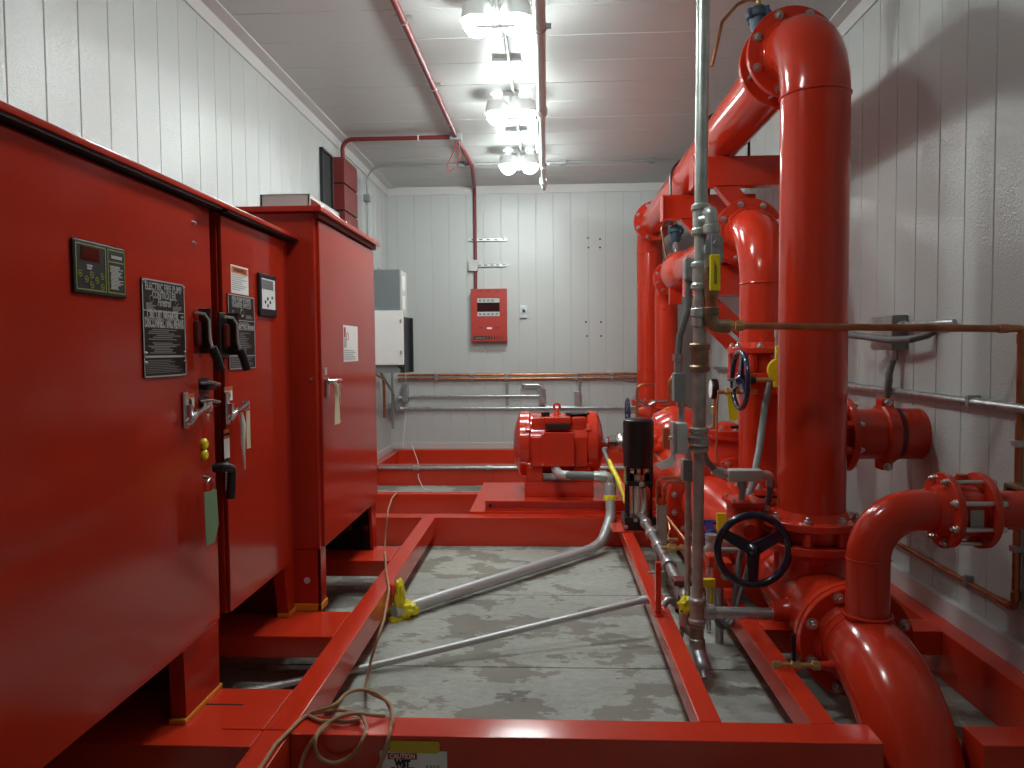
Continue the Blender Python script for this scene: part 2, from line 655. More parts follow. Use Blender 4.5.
# weld beads and slots on the front left plate
for a, b in ((Z_(222, 729, BT), Z_(288, 730, BT)), (Z_(246, 757, BT), Z_(262, 732, BT)), (Z_(281, 716, BT), Z_(272, 730, BT))):
    n = 16
    P('weld_bead', G().tube([(a[0] + (b[0] - a[0]) * k / n, a[1] + (b[1] - a[1]) * k / n + .0012 * math.sin(k * 2.3), BT) for k in range(n + 1)], .003, 6), 'red', fr)
g = G().box((-1.13, 2.318, BT), (-1.0, 2.325, BT + .0015))
P('slot', g, 'dark_hole', fr)
# flat bar upright on the right rail
S('pipe_bracket', G().box((.458, 3.17, BT), (.482, 3.20, .43), .003).box((.452, 3.155, BT), (.488, 3.215, BT + .006)), 'red',
  'thin red flat bar upright standing on the right floor rail beside the small pipe', 'bracket')

# ------------------------------------------------------------------ ceiling lamps
LX = -.255
for i, y in enumerate(LAMP_Y):
    t = T('ceiling_lamp', (LX, y, ZC), '', 'lamp', 'ceiling lamps')
    lab = ['twin headed ceiling lamp above the camera side of the room, nearest of the row',
           'lit twin headed ceiling lamp shining largest at the top edge of the photo',
           'lit twin headed ceiling lamp in the middle of the visible row',
           'lit twin headed ceiling lamp nearest the back wall, smallest in the row'][i]
    t['label'] = lab
    P('base', G().box((LX - .06, y - .06, ZC - .035), (LX + .06, y + .06, ZC), .006), 'light_grey', t)
    P('bar', G().box((LX - .1, y - .085, ZC - .21), (LX + .1, y - .07, ZC - .195), .004)
      .tube([(LX, y - .03, ZC - .03), (LX, y - .077, ZC - .06), (LX, y - .077, ZC - .2)], .009, 8), 'white', t)
    for s in (-1, 1):
        g = G().lathe((LX + s * .1, y, ZC - .02), (0, 0, -1), [(0, .03), (.02, .04), (.04, .075), (.120, .090), (.123, .085), (.05, .072)], 28, caps=False)  # can around the bulb, shaped to keep direct light off the ceiling
        h = P('lamp_head', g, 'white', t)
        g = G().ball((LX + s * .1, y, ZC - .15), .077, (1, 1, .95), 16, 10)
        P('glass', g, 'lamp' if i else 'weak_lamp', h, 'glowing white glass')
    if i < 3:
        t2 = T('junction_plate', (LX + .01, y + .95, ZC), ['grey square plate on the ceiling beyond the lamp at the top edge, out in front',
               'grey square cover plate on the ceiling between the two largest lamps',
               'grey square cover plate on the ceiling between the middle lamp and the farthest lamp'][i], 'plate', 'ceiling cover plates')
        P('plate', G().box((LX - .09, y + .86, ZC - .02), (LX + .1, y + 1.0, ZC), .003), 'grey', t2)
        S('lamp_conduit', G().cyl((LX + .02, y + .06, ZC - .022), (LX + .02, y + 1.46, ZC - .022), .011, seg=12), 'pale_galv',
          ['thin conduit on the ceiling leading to the lamp at the top edge from this side',
           'thin conduit on the ceiling joining the largest lamp to the middle lamp',
           'thin conduit on the ceiling joining the middle lamp to the farthest lamp'][i], 'conduit', 'lamp conduits')

# ------------------------------------------------------------------ pipe hung under the ceiling
hp = T('hanging_pipe', (-.03, 4, ZC), 'pale galvanised pipe running towards the back wall just under the ceiling', 'pipe')
HX, HZ = -.028, 2.93
P('pipe', G().cyl((HX, -1.0, HZ), (HX, 4.95, HZ), .028, seg=24).cyl((HX, 4.95, HZ), (HX, 7.2, HZ), .021, seg=24), 'hang_grey', hp)
for y in (1.0, 4.95, 7.0):
    P('coupling', G().lathe((HX, y, HZ), (0, 1, 0), [(0, .03), (.01, .037), (.07, .037), (.12, .026)], 20), 'hang_grey', hp)
P('end_fitting', G().lathe((HX, 7.2, HZ), (0, 1, 0), [(0, .025), (.05, .025), (.06, .014), (.14, .012), (.15, .02), (.17, .018)], 16), 'galv', hp)
for y in (1.3, 3.7, 6.4):
    P('hanger', G().torus((HX, y, HZ), (0, 1, 0), .033, .004, 24, 6).box((HX + .028, y - .01, HZ - .012), (HX + .055, y + .01, HZ + .012), .002)
      .cyl((HX, y, HZ + .03), (HX, y, ZC), .005, seg=8), 'galv', hp)
for (y0, y1), l in (((2.9, 3.9), 'bright galvanised strut strip beside the hanging pipe near the top edge of the photo'),
                    ((5.9, 6.9), 'bright galvanised strut strip beside the far end of the hanging pipe')):
    g = G().box((HX - .07, y0, ZC - .06), (HX - .035, y1, ZC - .056)).box((HX - .07, y0, ZC - .06), (HX - .066, y1, ZC)).box((HX - .039, y0, ZC - .06), (HX - .035, y1, ZC))
    S('strut_channel', g, 'white', l, 'strut')

# ------------------------------------------------------------------ cabinets
FX = -1.127


def rectx(tl, br, x):
    a, b = X_(*tl, x), X_(*br, x)
    return a.y, b.y, b.z, a.z     # y0, y1, z0, z1


def dash_lines(g, x, y0, y1, z0, z1, n, h, seed, ind=0.0):
    r = random.Random(seed)
    for k in range(n):
        z = z1 - (k + .5) * (z1 - z0) / n
        a = y0 + ind * (y1 - y0) * r.random()
        b = y1 - (y1 - y0) * (.05 + .45 * r.random())
        g.box((x, a, z - h / 2), (x + .0006, b, z + h / 2))
    return g


def cabinet_legs(t, x, y0, y1, flare, z1, side_x=.6):
    pass


c1 = T('controller_cabinet', (-1.46, 1.75, BT), 'large red pump controller cabinet nearest the camera, filling the left edge', 'cabinet')
Y0, Y1, ZB, ZT = .9, 2.45, .437, 1.832
P('body', G().box((XL + .03, Y0, ZB), (FX - .002, Y1, ZT), .004), 'cab_red', c1)
dr = P('door', G().box((FX - .001, Y0 + .06, ZB + .004), (FX + .014, 2.325, ZT - .012), .004), 'cab_red', c1)
P('roof', G().box((XL + .03, Y0 - .03, ZT + .003), (FX + .05, 2.485, ZT + .021), .003), 'cab_red', c1)


def tap_leg(g, x0, x1, ya0, ya1, yb0, yb1, zb, zt):
    g.loft([[(x0, yb0, zb), (x1, yb0, zb), (x1, yb1, zb), (x0, yb1, zb)], [(x0, ya0, zt), (x1, ya0, zt), (x1, ya1, zt), (x0, ya1, zt)]])


for x0, x1 in ((FX - .05, FX - .002), (XL + .04, XL + .09)):
    g = G()
    tap_leg(g, x0, x1, 2.19, 2.435, 2.20, 2.43, BT, ZB)
    P('leg', g, 'cab_red', c1)
    g = G()
    tap_leg(g, x0, x1, 1.0, 1.2, 1.0, 1.2, BT, ZB)
    P('leg', g, 'cab_red', c1)
g = G().box((FX - .052, 2.185, BT + .001), (FX + .002, 2.445, BT + .016), .002)
P('tape_strip', g, 'orange_tape', c1, 'amber masking tape around the foot')
P('painted_gap_shade', G().box((FX + .001, Y0, ZT - .004), (FX + .044, 2.45, ZT + .004)).box((FX - .002, 2.326, ZB + .02), (FX + .001, 2.334, ZT)), 'black_matt', c1, 'black strip painting in the shaded gap under the roof lip')  # black strips paint in the shade under the lip and along the door edge
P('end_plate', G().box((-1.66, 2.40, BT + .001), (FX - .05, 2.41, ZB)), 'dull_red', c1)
# hinge pins on the door edge
for px, py in ((194, 223), (194, 243), (205, 480), (207, 500)):
    p = X_(px, py, FX + .016)
    bolt(dr, (FX + .0135, p.y, p.z), (1, 0, 0), .006)
# keypad
y0, y1, z0, z1 = rectx((72, 234), (127, 299), FX + .02)
z1 -= .006
kp = P('control_panel', G().box((FX + .013, y0, z0), (FX + .021, y1, z1), .006), 'keypad', c1)
sx = FX + .0211
ym = y0 + (y1 - y0) * .60
g = G()
for a, b in ((y0 + .008, ym - .004), (ym + .004, y1 - .008)):
    w = .0025
    g.box((sx, a, z0 + .01), (sx + .0006, a + w, z1 - .01)).box((sx, b - w, z0 + .01), (sx + .0006, b, z1 - .01))
    g.box((sx, a, z0 + .01), (sx + .0006, b, z0 + .01 + w)).box((sx, a, z1 - .01 - w), (sx + .0006, b, z1 - .01))
g.box((sx, ym + .004, z1 - .042), (sx + .0006, y1 - .008, z1 - .0395))
P('border', g, 'print_green', kp)
hgt = z1 - z0
P('display', G().box((sx - .002, y0 + (ym - y0) * .22, z1 - hgt * .38), (sx + .001, y0 + (ym - y0) * .78, z1 - hgt * .12), .001), 'screen', kp)
for fy, fz in ((.52, .37), (.36, .28), (.68, .28), (.52, .18), (.18, .37), (.84, .37), (.84, .17)):
    yy = y0 + (ym - y0) * fy
    zz = z0 + hgt * fz
    P('button', G().torus((sx, yy, zz), (1, 0, 0), .0072, .0010, 16, 6).ball((sx, yy, zz), .0026, (.3, 1, 1), 8, 6), 'print_green', kp)
g = G()
dash_lines(g, sx, ym + .012, y1 - .012, z0 + .02, z1 - .05, 17, .0026, 3, .1)
g.box((sx, ym + .02, z1 - .032), (sx + .0006, y1 - .02, z1 - .024))
dash_lines(g, sx, y0 + .05, ym - .045, z0 + hgt * .46, z0 + hgt * .56, 2, .005, 5)
P('fine_print', g, 'print_grey', kp)
# name plate
y0, y1, z0, z1 = rectx((142, 273), (187, 375), FX + .02)
z1 -= .012
npl = P('name_plate', G().box((FX + .013, y0, z0), (FX + .018, y1, z1), .0015), 'plate', c1)
sx = FX + .0181
R, U = (0, 1, 0), (0, 0, 1)
ym, w, h = (y0 + y1) / 2, y1 - y0, z1 - z0
text(npl, 'ELECTRIC FIRE PUMP', .030, (sx, ym, z1 - h * .075), R, U, 'print_grey', bold=.0004, fit=w * .86)
text(npl, 'CONTROLLER', .030, (sx, ym, z1 - h * .155), R, U, 'print_grey', bold=.0004, fit=w * .56)
text(npl, 'Firetrol', .034, (sx, ym, z1 - h * .228), R, (0, .18, 1), 'print_grey', bold=.0006, fit=w * .30)
text(npl, 'CIRCUIT BREAKER', .038, (sx, ym - w * .04, z1 - h * .365), R, U, 'print_grey', bold=.0014, fit=w * .74)
text(npl, 'DISCONNECTING MEANS', .038, (sx, ym, z1 - h * .445), R, U, 'print_grey', bold=.0014, fit=w * .92)
g = G()
fr_ = .004
for (a, b, c, d) in ((y0, y1, z1 - fr_, z1), (y0, y1, z0, z0 + fr_), (y0, y0 + fr_, z0, z1), (y1 - fr_, y1, z0, z1),
                     (y0, y1, z1 - h * .325, z1 - h * .315), (y0, y1, z0 + h * .20, z0 + h * .222), (y0 + w * .9, y1 - .01, z1 - h * .37, z1 - h * .35)):
    g.box((sx, a, c), (sx + .0008, b, d))
P('border', g, 'print_grey', npl)
g = G()
dash_lines(g, sx, y0 + w * .1, y1 - w * .05, z0 + h * .38, z0 + h * .50, 6, .0026, 9, .25)
dash_lines(g, sx, y0 + w * .1, y1 - w * .05, z0 + h * .24, z0 + h * .36, 7, .0026, 12, .25)
dash_lines(g, sx, y0 + w * .08, y0 + w * .32, z1 - h * .31, z1 - h * .24, 4, .004, 2)
dash_lines(g, sx, y1 - w * .3, y1 - w * .06, z1 - h * .31, z1 - h * .25, 4, .003, 4)
dash_lines(g, sx, y0 + .01, y1 - .01, z0 + .01, z0 + h * .18, 8, .0016, 21)
g.torus((sx, y0 + w * .2, z1 - h * .20), (1, 0, 0), .010, .0015, 16, 6).torus((sx, y1 - w * .2, z1 - h * .215), (1, 0, 0), .010, .0015, 4, 6)
P('fine_print', g, 'fine_grey', npl)
for yy in (y0 + .008, y1 - .008):
    for zz in (z1 - .008, z0 + h * .25, z0 + h * .15):
        bolt(npl, (sx, yy, zz), (1, 0, 0), .004)


def latch(par, px, py, x, tag=None):
    p = X_(px, py, x + .02)
    y, z = p.y, p.z
    l = P('latch', G().box((x, y - .012, z - .055), (x + .012, y + .016, z + .06), .005)
          .box((x + .01, y - .006, z - .02), (x + .028, y + .01, z + .02), .004), 'chrome', par, 'chrome latch')
    P('handle', G().tube([(x + .022, y - .012, z - .04), (x + .035, y + .012, z - .01), (x + .04, y + .085, z + .008), (x + .036, y + .098, z + .01)], .010, 10)
      .box((x + .028, y + .07, z - .014), (x + .048, y + .098, z + .024), .006), 'chrome', l)
    return p


latch(c1, 190, 411, FX + .014)
# sticker over the latch
y0, y1, z0, z1 = rectx((185, 394), (195, 407), FX + .016)
stk = P('sticker', G().box((FX + .013, y0, z0), (FX + .0145, y1, z1)), 'paper', c1, 'small white and orange sticker')
P('printed_band', G().box((FX + .014, y0, z1 - .014), (FX + .0152, y1, z1)), 'orange', stk)
P('printed_mark', G().lathe((FX + .0143, (y0 + y1) / 2, (z0 + z1 - .014) / 2), (1, 0, 0), [(0, .014), (.0009, .014)], 16), 'keypad', stk)


def lever_handle(par, y, z, x):
    """operating lever: shield plate standing out of the door, chrome lever, black grip"""
    h = P('lever_plate', G().box((x, y - .035, z - .085), (x + .010, y + .04, z + .07), .004)
          .box((x, y + .02, z - .075), (x + .05, y + .026, z + .07), .003), 'lever', par, 'dark bronze lever plate')
    P('lever_arm', G().tube([(x + .015, y - .02, z + .055), (x + .04, y + .0, z + .05), (x + .048, y + .01, z + .03), (x + .048, y + .012, z - .03), (x + .055, y + .02, z - .075)], .006, 10), 'chrome', h)
    P('grip', G().tube([(x + .054, y + .016, z - .055), (x + .062, y + .03, z - .09), (x + .065, y + .045, z - .125)], .0145, 14), 'black_matt', h)
    P('lever_boss', G().box((x + .010, y - .025, z - .05), (x + .03, y + .005, z + .03), .008), 'dull_red', h)


p = X_(199, 330, FX + .02)
lever_handle(c1, p.y, p.z, FX)
# black keyed selector blocks
for py in (386, 404):
    p = X_(206, py, FX + .02)
    k = P('selector_switch', G().box((FX, p.y - .04, p.z - .026), (FX + .016, p.y + .035, p.z + .026), .003).box((FX + .016, p.y - .03, p.z - .012), (FX + .045, p.y + .03, p.z + .006), .005), 'black', c1)
    P('knob', G().tube([(FX + .016, p.y - .03, p.z + .010), (FX + .045, p.y - .01, p.z + .012), (FX + .048, p.y + .035, p.z + .004)], .006, 10), 'chrome', k)
for py in (444, 455):
    p = X_(204, py, FX + .016)
    P('plug', G().lathe((FX, p.y, p.z), (1, 0, 0), [(0, .016), (.02, .018), (.026, .012)], 16), 'yellow', c1, 'yellow plastic plug')

# second cabinet
c2 = T('switch_cabinet', (-1.46, 2.83, BT), 'red transfer switch cabinet in the middle, between the controller and the tallest cabinet', 'cabinet')
Y0, Y1 = 2.497, 3.19
P('body', G().box((XL + .03, Y0, ZB), (FX - .002, Y1, ZT), .004), 'cab_red', c2)
P('door', G().box((FX - .001, Y0 + .004, ZB + .004), (FX + .014, 3.10, ZT - .012), .004), 'cab_red', c2)
P('roof', G().box((XL + .03, 2.487, ZT + .003), (FX + .05, 3.235, ZT + .021), .003), 'cab_red', c2)
for x0, x1 in ((FX - .05, FX - .002), (XL + .04, XL + .09)):
    for a, b in ((3.06, 3.185),):
        g = G()
        tap_leg(g, x0, x1, a, b, a + .05, b, BT, ZB)
        P('leg', g, 'cab_red', c2)
P('tape_strip', G().box((FX - .052, 3.105, BT + .001), (FX + .002, 3.19, BT + .02), .002), 'orange_tape', c2, 'amber masking tape around the foot')
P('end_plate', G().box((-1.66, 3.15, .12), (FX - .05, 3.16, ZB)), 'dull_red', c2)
P('painted_gap_shade', G().box((FX + .001, 2.49, ZT - .004), (FX + .044, 3.19, ZT + .004)).box((FX - .002, 3.101, ZB + .02), (FX + .001, 3.106, ZT)), 'black_matt', c2, 'black strip painting in the shaded gap under the roof lip')  # same painted shade: black strips below the lip and beside the door
# warning sheet, plate, meter
y0, y1, z0, z1 = rectx((231, 264), (249, 293), FX + .016)
ws = P('warning_sheet', G().box((FX + .013, y0, z0 - .01), (FX + .0145, y1, z1)), 'paper', c2, 'white warning label with an orange heading')
P('printed_band', G().box((FX + .014, y0 + .006, z1 - .028), (FX + .0152, y1 - .006, z1 - .005)), 'orange', ws)
text(ws, 'WARNING', .02, (FX + .0154, (y0 + y1) / 2, z1 - .0165), R, U, 'print_black', fit=(y1 - y0) * .7)
P('fine_print', dash_lines(G(), FX + .0146, y0 + .006, y1 - .004, z0, z1 - .03, 8, .0025, 31), 'print_grey', ws)
y0, y1, z0, z1 = rectx((227, 291), (255, 368), FX + .016)
z1 -= .008
npl = P('name_plate', G().box((FX + .013, y0, z0), (FX + .018, y1, z1), .0015), 'plate', c2)
sx = FX + .0181
ym, w, h = (y0 + y1) / 2, y1 - y0, z1 - z0
text(npl, 'FIRE PUMP POWER', .026, (sx, ym, z1 - h * .065), R, U, 'print_grey', bold=.0004, fit=w * .72)
text(npl, 'TRANSFER SWITCH', .026, (sx, ym, z1 - h * .14), R, U, 'print_grey', bold=.0004, fit=w * .74)
text(npl, 'DISCONNECTING MEANS', .026, (sx, ym, z1 - h * .44), R, U, 'print_grey', bold=.0008, fit=w * .92)
g = G()
for (a, b, c, d) in ((y0, y1, z1 - fr_, z1), (y0, y1, z0, z0 + fr_), (y0, y0 + fr_, z0, z1), (y1 - fr_, y1, z0, z1),
                     (y0, y1, z1 - h * .345, z1 - h * .335), (y0, y1, z0 + h * .17, z0 + h * .185)):
    g.box((sx, a, c), (sx + .0008, b, d))
P('border', g, 'print_grey', npl)
g = G()
dash_lines(g, sx, y0 + w * .1, y1 - w * .05, z0 + h * .21, z0 + h * .50, 12, .0028, 41, .1)
dash_lines(g, sx, y0 + w * .05, y1 - w * .05, z0 + h * .02, z0 + h * .16, 6, .0022, 42)
dash_lines(g, sx, y0 + w * .05, y1 - w * .02, z1 - h * .40, z1 - h * .36, 2, .004, 47)
g.torus((sx, ym, z1 - h * .24), (1, 0, 0), .013, .003, 18, 6).torus((sx, y0 + w * .18, z1 - h * .25), (1, 0, 0), .009, .002, 16, 6)
dash_lines(g, sx, y1 - w * .35, y1 - w * .06, z1 - h * .31, z1 - h * .26, 3, .003, 44)
P('fine_print', g, 'fine_grey', npl)
y0, y1, z0, z1 = rectx((258, 272), (276, 318), FX + .02)
mt = P('meter', G().box((FX + .013, y0, z0), (FX + .026, y1, z1), .006), 'keypad', c2, 'dark framed meter')
P('meter_face', G().box((FX + .0255, y0 + .018, z0 + .03), (FX + .0272, y1 - .022, z1 - .02), .0008), 'paper', mt)
P('display', G().box((FX + .027, y0 + .02, z1 - .06), (FX + .0285, y1 - .045, z1 - .025), .0005), 'box_grey', mt)
for fy, fz in ((.42, .42), (.28, .34), (.56, .34), (.42, .26), (.68, .46)):
    P('button', G().lathe((FX + .027, y0 + (y1 - y0) * fy, z0 + (z1 - z0) * fz), (1, 0, 0), [(0, .007), (.0016, .006)], 10), 'keypad', mt)
p = latch(c2, 231, 409, FX + .014)
g = G().box((FX + .05, p.y + .09, p.z - .14), (FX + .051, p.y + .125, p.z - .02))
S('paper_tag', G().box((FX + .050, p.y + .085, p.z - .15), (FX + .0515, p.y + .118, p.z - .015), 0), 'cream_paper',
  'short cream paper tag hanging from the latch of the middle cabinet', 'tag')
S('twist_tag', G().tube([(FX + .045, p.y + .055, p.z + .0), (FX + .05, p.y + .06, p.z - .06), (FX + .052, p.y + .05, p.z - .12), (FX + .05, p.y + .065, p.z - .22)], .008, 8, radii=[.004, .010, .008, .003]),
  'paper', 'twisted white paper tie hanging below the latch of the middle cabinet', 'tag')
y0, y1, z0, z1 = rectx((225, 387), (233, 400), FX + .016)
stk = P('sticker', G().box((FX + .013, y0, z0), (FX + .0145, y1, z1)), 'paper', c2, 'small white and orange sticker')
P('printed_band', G().box((FX + .014, y0, z1 - .014), (FX + .0152, y1, z1)), 'orange', stk)
P('printed_mark', G().lathe((FX + .0143, (y0 + y1) / 2, (z0 + z1 - .014) / 2), (1, 0, 0), [(0, .014), (.0009, .014)], 16), 'keypad', stk)
y0, y1, z0, z1 = rectx((224, 430), (231, 489), FX + .016)
stk = P('instruction_strip', G().box((FX + .013, y0, z0), (FX + .0145, y1, z1)), 'plate', c2, 'narrow instruction strip')
P('printed_band', G().box((FX + .0143, y0, z1 - .03), (FX + .0152, y1, z1 - .022)).box((FX + .0143, y0, z1 - .012), (FX + .0152, y1, z1)), 'orange', stk)
P('printed_mark', G().box((FX + .0143, y0, z1 - .10), (FX + .0152, y1, z1 - .032)), 'paper', stk)
P('fine_print', dash_lines(G(), FX + .0146, y0 + .004, y1, z0 + .005, z1 - .11, 11, .003, 51), 'print_grey', stk)
p = X_(224, 333, FX + .02)
lever_handle(c2, p.y, p.z, FX + .013)
# black door bar between the cabinets and the green card
p = X_(219, 474, FX + .03)
P('padlock_bar', G().tube([(FX + .013, p.y - .0, p.z + .02), (FX + .05, p.y - .0, p.z + .025), (FX + .055, p.y + .045, p.z + .01), (FX + .05, p.y + .04, p.z - .09)], .015, 12, fil=.015), 'black_matt', c2)
q = X_(211, 490, FX + .06)
S('green_tag', G().prism([(FX + .058, q.y - .045, q.z + .0), (FX + .058, q.y + .040, q.z - .005), (FX + .06, q.y + .045, q.z - .12), (FX + .06, q.y + .015, q.z - .17), (FX + .058, q.y - .04, q.z - .17)], (.0015, 0, 0)),
  'green_paper', 'green card tag hanging on a wire ring between the two nearest cabinets', 'tag')
S('wire_ring', G().torus((FX + .055, q.y + .01, q.z + .012), (1, 0, 0), .024, .002, 24, 6).tube([(FX + .03, q.y + .01, q.z + .04), (FX + .054, q.y + .01, q.z + .034)], .006, 8), 'steel',
  'thin wire ring holding the green card tag', 'ring')

# tall third cabinet
C3X = -1.0
c3 = T('tall_cabinet', (-1.35, 3.74, BT), 'tallest red cabinet, farthest of the three, with a grey trunk on its roof', 'cabinet')
Y0, Y1, ZB3, ZT3 = 3.195, 4.27, .475, 1.955
P('body', G().box((-1.70, Y0, ZB3), (C3X - .012, Y1, ZT3), .005), 'cab_red', c3)
P('door', G().box((C3X - .013, Y0 + .035, ZB3 + .003), (C3X, Y1 - .01, ZT3 - .03), .004), 'cab_red', c3)
P('roof', G().box((-1.72, Y0 - .03, ZT3), (C3X + .03, Y1 + .03, ZT3 + .024), .003), 'cab_red', c3)
P('rain_lip', G().box((C3X - .01, Y0 + .0, ZT3 - .022), (C3X + .012, Y1, ZT3), .003), 'dull_red', c3)


def holed_leg(a, x0, x1):
    g = G().box((x0, a, BT), (x1, a + .012, ZB3), .002).box((x1 - .012, a, BT), (x1, a + .085, ZB3), .002)
    return g


P('leg', holed_leg(3.198, -1.16, C3X - .014), 'cab_red', c3)
P('leg', holed_leg(3.198, -1.69, -1.54), 'cab_red', c3)
g = G()
tap_leg(g, C3X - .03, C3X - .014, 4.14, 4.265, 4.19, 4.265, BT, ZB3)
P('leg', g, 'cab_red', c3)
P('leg', G().box((-1.69, 4.18, BT), (-1.54, 4.26, ZB3), .002), 'cab_red', c3)
P('bolt_hole', G().cyl((-1.075, 3.1985, .335), (-1.075, 3.196, .335), .014, seg=20), 'trim', c3, 'pale round hole seen through the leg')
P('end_plate', G().box((-1.66, 4.19, BT + .001), (C3X - .03, 4.20, ZB3)), 'plate', c3, 'end plate coloured near black as painted shade')  # near-black colour stands for the unlit space below the cabinet
for px in (349, 366):
    q = Y_(px, 528, 4.19)
    P('knockout', G().cyl((q.x, 4.191, q.z), (q.x, 4.187, q.z), .017, seg=18), 'dull_red', c3)
P('tape_strip', G().box((-1.165, 3.190, BT + .001), (C3X - .010, 3.214, BT + .03), .002).box((C3X - .026, 3.19, BT + .001), (C3X - .009, 3.285, BT + .03), .002), 'orange_tape', c3, 'amber masking tape around the foot')
y0, y1, z0, z1 = rectx((343, 325), (358, 361), C3X)
lb = P('label_sheet', G().box((C3X - .001, y0, z0), (C3X + .001, y1, z1)), 'paper', c3, 'white printed label')
P('printed_block', G().box((C3X + .001, y0 + .01, z1 - .06), (C3X + .0018, y0 + .04, z1 - .01)), 'print_red', lb)
P('printed_block', G().box((C3X + .001, y0 + .01, z1 - .11), (C3X + .0018, y0 + .05, z1 - .065)), 'print_grey', lb)
P('printed_mark', G().torus((C3X + .001, y0 + .072, z1 - .055), (1, 0, 0), .018, .002, 20, 5), 'print_red', lb)
P('fine_print', dash_lines(G(), C3X + .0012, y0 + .008, y1 - .004, z0 + .008, z1 - .12, 5, .005, 61), 'print_grey', lb)
p = X_(328, 384, C3X + .01)
l = P('latch', G().box((C3X, p.y - .012, p.z - .06), (C3X + .012, p.y + .018, p.z + .03), .004), 'chrome', c3)
P('handle', G().tube([(C3X + .012, p.y, p.z + .012), (C3X + .04, p.y + .01, p.z + .012), (C3X + .045, p.y + .075, p.z + .010)], .012, 10)
  .box((C3X + .034, p.y + .055, p.z - .09), (C3X + .046, p.y + .075, p.z + .0), .003), 'chrome', l)
P('sticker', G().box((C3X - .0005, p.y - .012, p.z + .04), (C3X + .001, p.y + .02, p.z + .075)), 'print_grey', c3)
S('paper_tag', G().tube([(C3X + .05, p.y - .01, p.z + .0), (C3X + .052, p.y - .005, p.z - .05)], .012, 6).prism(
    [(C3X + .05, p.y - .03, p.z - .045), (C3X + .05, p.y + .02, p.z - .03), (C3X + .052, p.y + .035, p.z - .18), (C3X + .052, p.y - .055, p.z - .18)], (.0015, 0, 0)),
  'cream_paper', 'folded cream paper tag hanging from the latch of the tallest cabinet', 'tag')
for (px, py, yy) in ((311, 379, 3.24),):
    q = Y_(px, py, 3.195)
    bolt(c3, (q.x, 3.196, q.z), (0, -1, 0), .005)
q = X_(325, 379, C3X)
bolt(c3, (C3X, q.y, q.z), (1, 0, 0), .005)

# grey trunking on the roof of the tall cabinet
tz = ZT3 + .024
tr = T('metal_duct', (-1.35, 3.9, tz), 'grey open ended metal trunk lying on the roof of the tallest cabinet', 'trunk')
P('shell', G().box((-1.38, 3.54, tz), (-1.14, 3.55, tz + .13), .001).box((-1.38, 3.54, tz + .122), (-1.14, 4.06, tz + .13), .002)
  .box((-1.38, 3.54, tz), (-1.37, 4.06, tz + .13)).box((-1.38, 4.05, tz), (-1.14, 4.06, tz + .13)), 'light_grey', tr)
P('rim', G().box((-1.148, 3.54, tz + .112), (-1.14, 4.06, tz + .13), .001).box((-1.148, 3.54, tz), (-1.14, 3.558, tz + .13), .001).box((-1.148, 4.04, tz), (-1.14, 4.06, tz + .13), .001), 'trim', tr)
P('inside_panel', G().box((-1.25, 3.55, tz), (-1.24, 4.05, tz + .122)), 'box_grey', tr)
S('cable_bracket', G().box((-1.60, 3.56, tz + .02), (-1.42, 3.61, tz + .05), .003).box((-1.46, 3.56, tz - .0), (-1.42, 3.61, tz + .03), .003), 'box_grey',
  'small dark bracket between the tallest cabinet roof and the left wall', 'bracket')

# ------------------------------------------------------------------ left wall boxes
rb = T('stacked_wall_box', (XL, 6.5, 2.30), 'dull red box of three stacked sections high on the left wall', 'box')
for i, z in enumerate((2.33, 2.56, 2.79)):
    P('section', G().box((XL, 6.3, z), (XL + .10, 6.73, z + .215), .004), 'dull_red', rb)
P('seam', G().box((XL, 6.31, 2.34), (XL + .085, 6.72, 2.99)), 'dark_hole', rb)
vt = T('wall_vent', (XL, 6.0, 2.3), 'narrow dark louvred vent on the left wall beside the stacked red box', 'vent')
P('frame', G().box((XL, 5.93, 2.30), (XL + .03, 5.95, 2.98), .003).box((XL, 6.20, 2.30), (XL + .03, 6.22, 2.98), .003)
  .box((XL, 5.93, 2.97), (XL + .03, 6.22, 2.99), .003).box((XL, 5.93, 2.29), (XL + .03, 6.22, 2.31), .003), 'keypad', vt)
P('louvre', G().box((XL, 5.95, 2.31), (XL + .012, 6.20, 2.97)), 'dark_hole', vt)
S('wall_duct', G().box((XL, 6.78, 2.05), (XL + .075, 6.98, 2.96), .004), 'grey', 'tall narrow grey metal box on the left wall behind the stacked red box', 'box')
gb = T('grey_enclosure', (XL, 7.15, 1.41), 'grey metal electrical enclosure on the left wall above the white box', 'enclosure')
P('body', G().box((XL, 7.0, 1.41), (-1.40, 7.28, 2.125), .005), 'box_grey', gb)
P('door', G().box((-1.40, 7.01, 1.42), (-1.385, 7.27, 2.115), .003), 'light_grey', gb)
P('lifting_eye', G().torus((-1.62, 7.1, 2.13), (0, 1, 0), .018, .004, 16, 6), 'grey', gb)
for z0, z1 in ((1.93, 2.07), (1.75, 1.88)):
    P('label_sheet', G().box((-1.3855, 7.06, z0), (-1.3838, 7.18, z1)), 'paper', gb, 'white label')
wb = T('white_enclosure', (XL, 6.72, 1.15), 'white electrical enclosure with its door swung open, in front of the grey enclosure', 'enclosure')
P('body', G().box((XL, 6.66, 1.20), (-1.36, 6.99, 1.72), .004), 'box_grey', wb)
P('door', G().box((-1.80, 6.63, 1.225), (-1.30, 6.658, 1.715), .004), 'white', wb)
for z in (1.60, 1.32):
    P('hinge', G().box((-1.33, 6.618, z), (-1.315, 6.632, z + .035), .002), 'grey', wb)
P('side_panel', G().box((-1.315, 6.665, 1.15), (-1.30, 6.98, 1.66), .003).box((-1.31, 6.95, 1.15), (-1.272, 6.98, 1.66), .003), 'keypad', wb)
P('gland_plate', G().box((XL, 6.66, 1.15), (-1.34, 6.98, 1.20), .002), 'box_grey', wb)

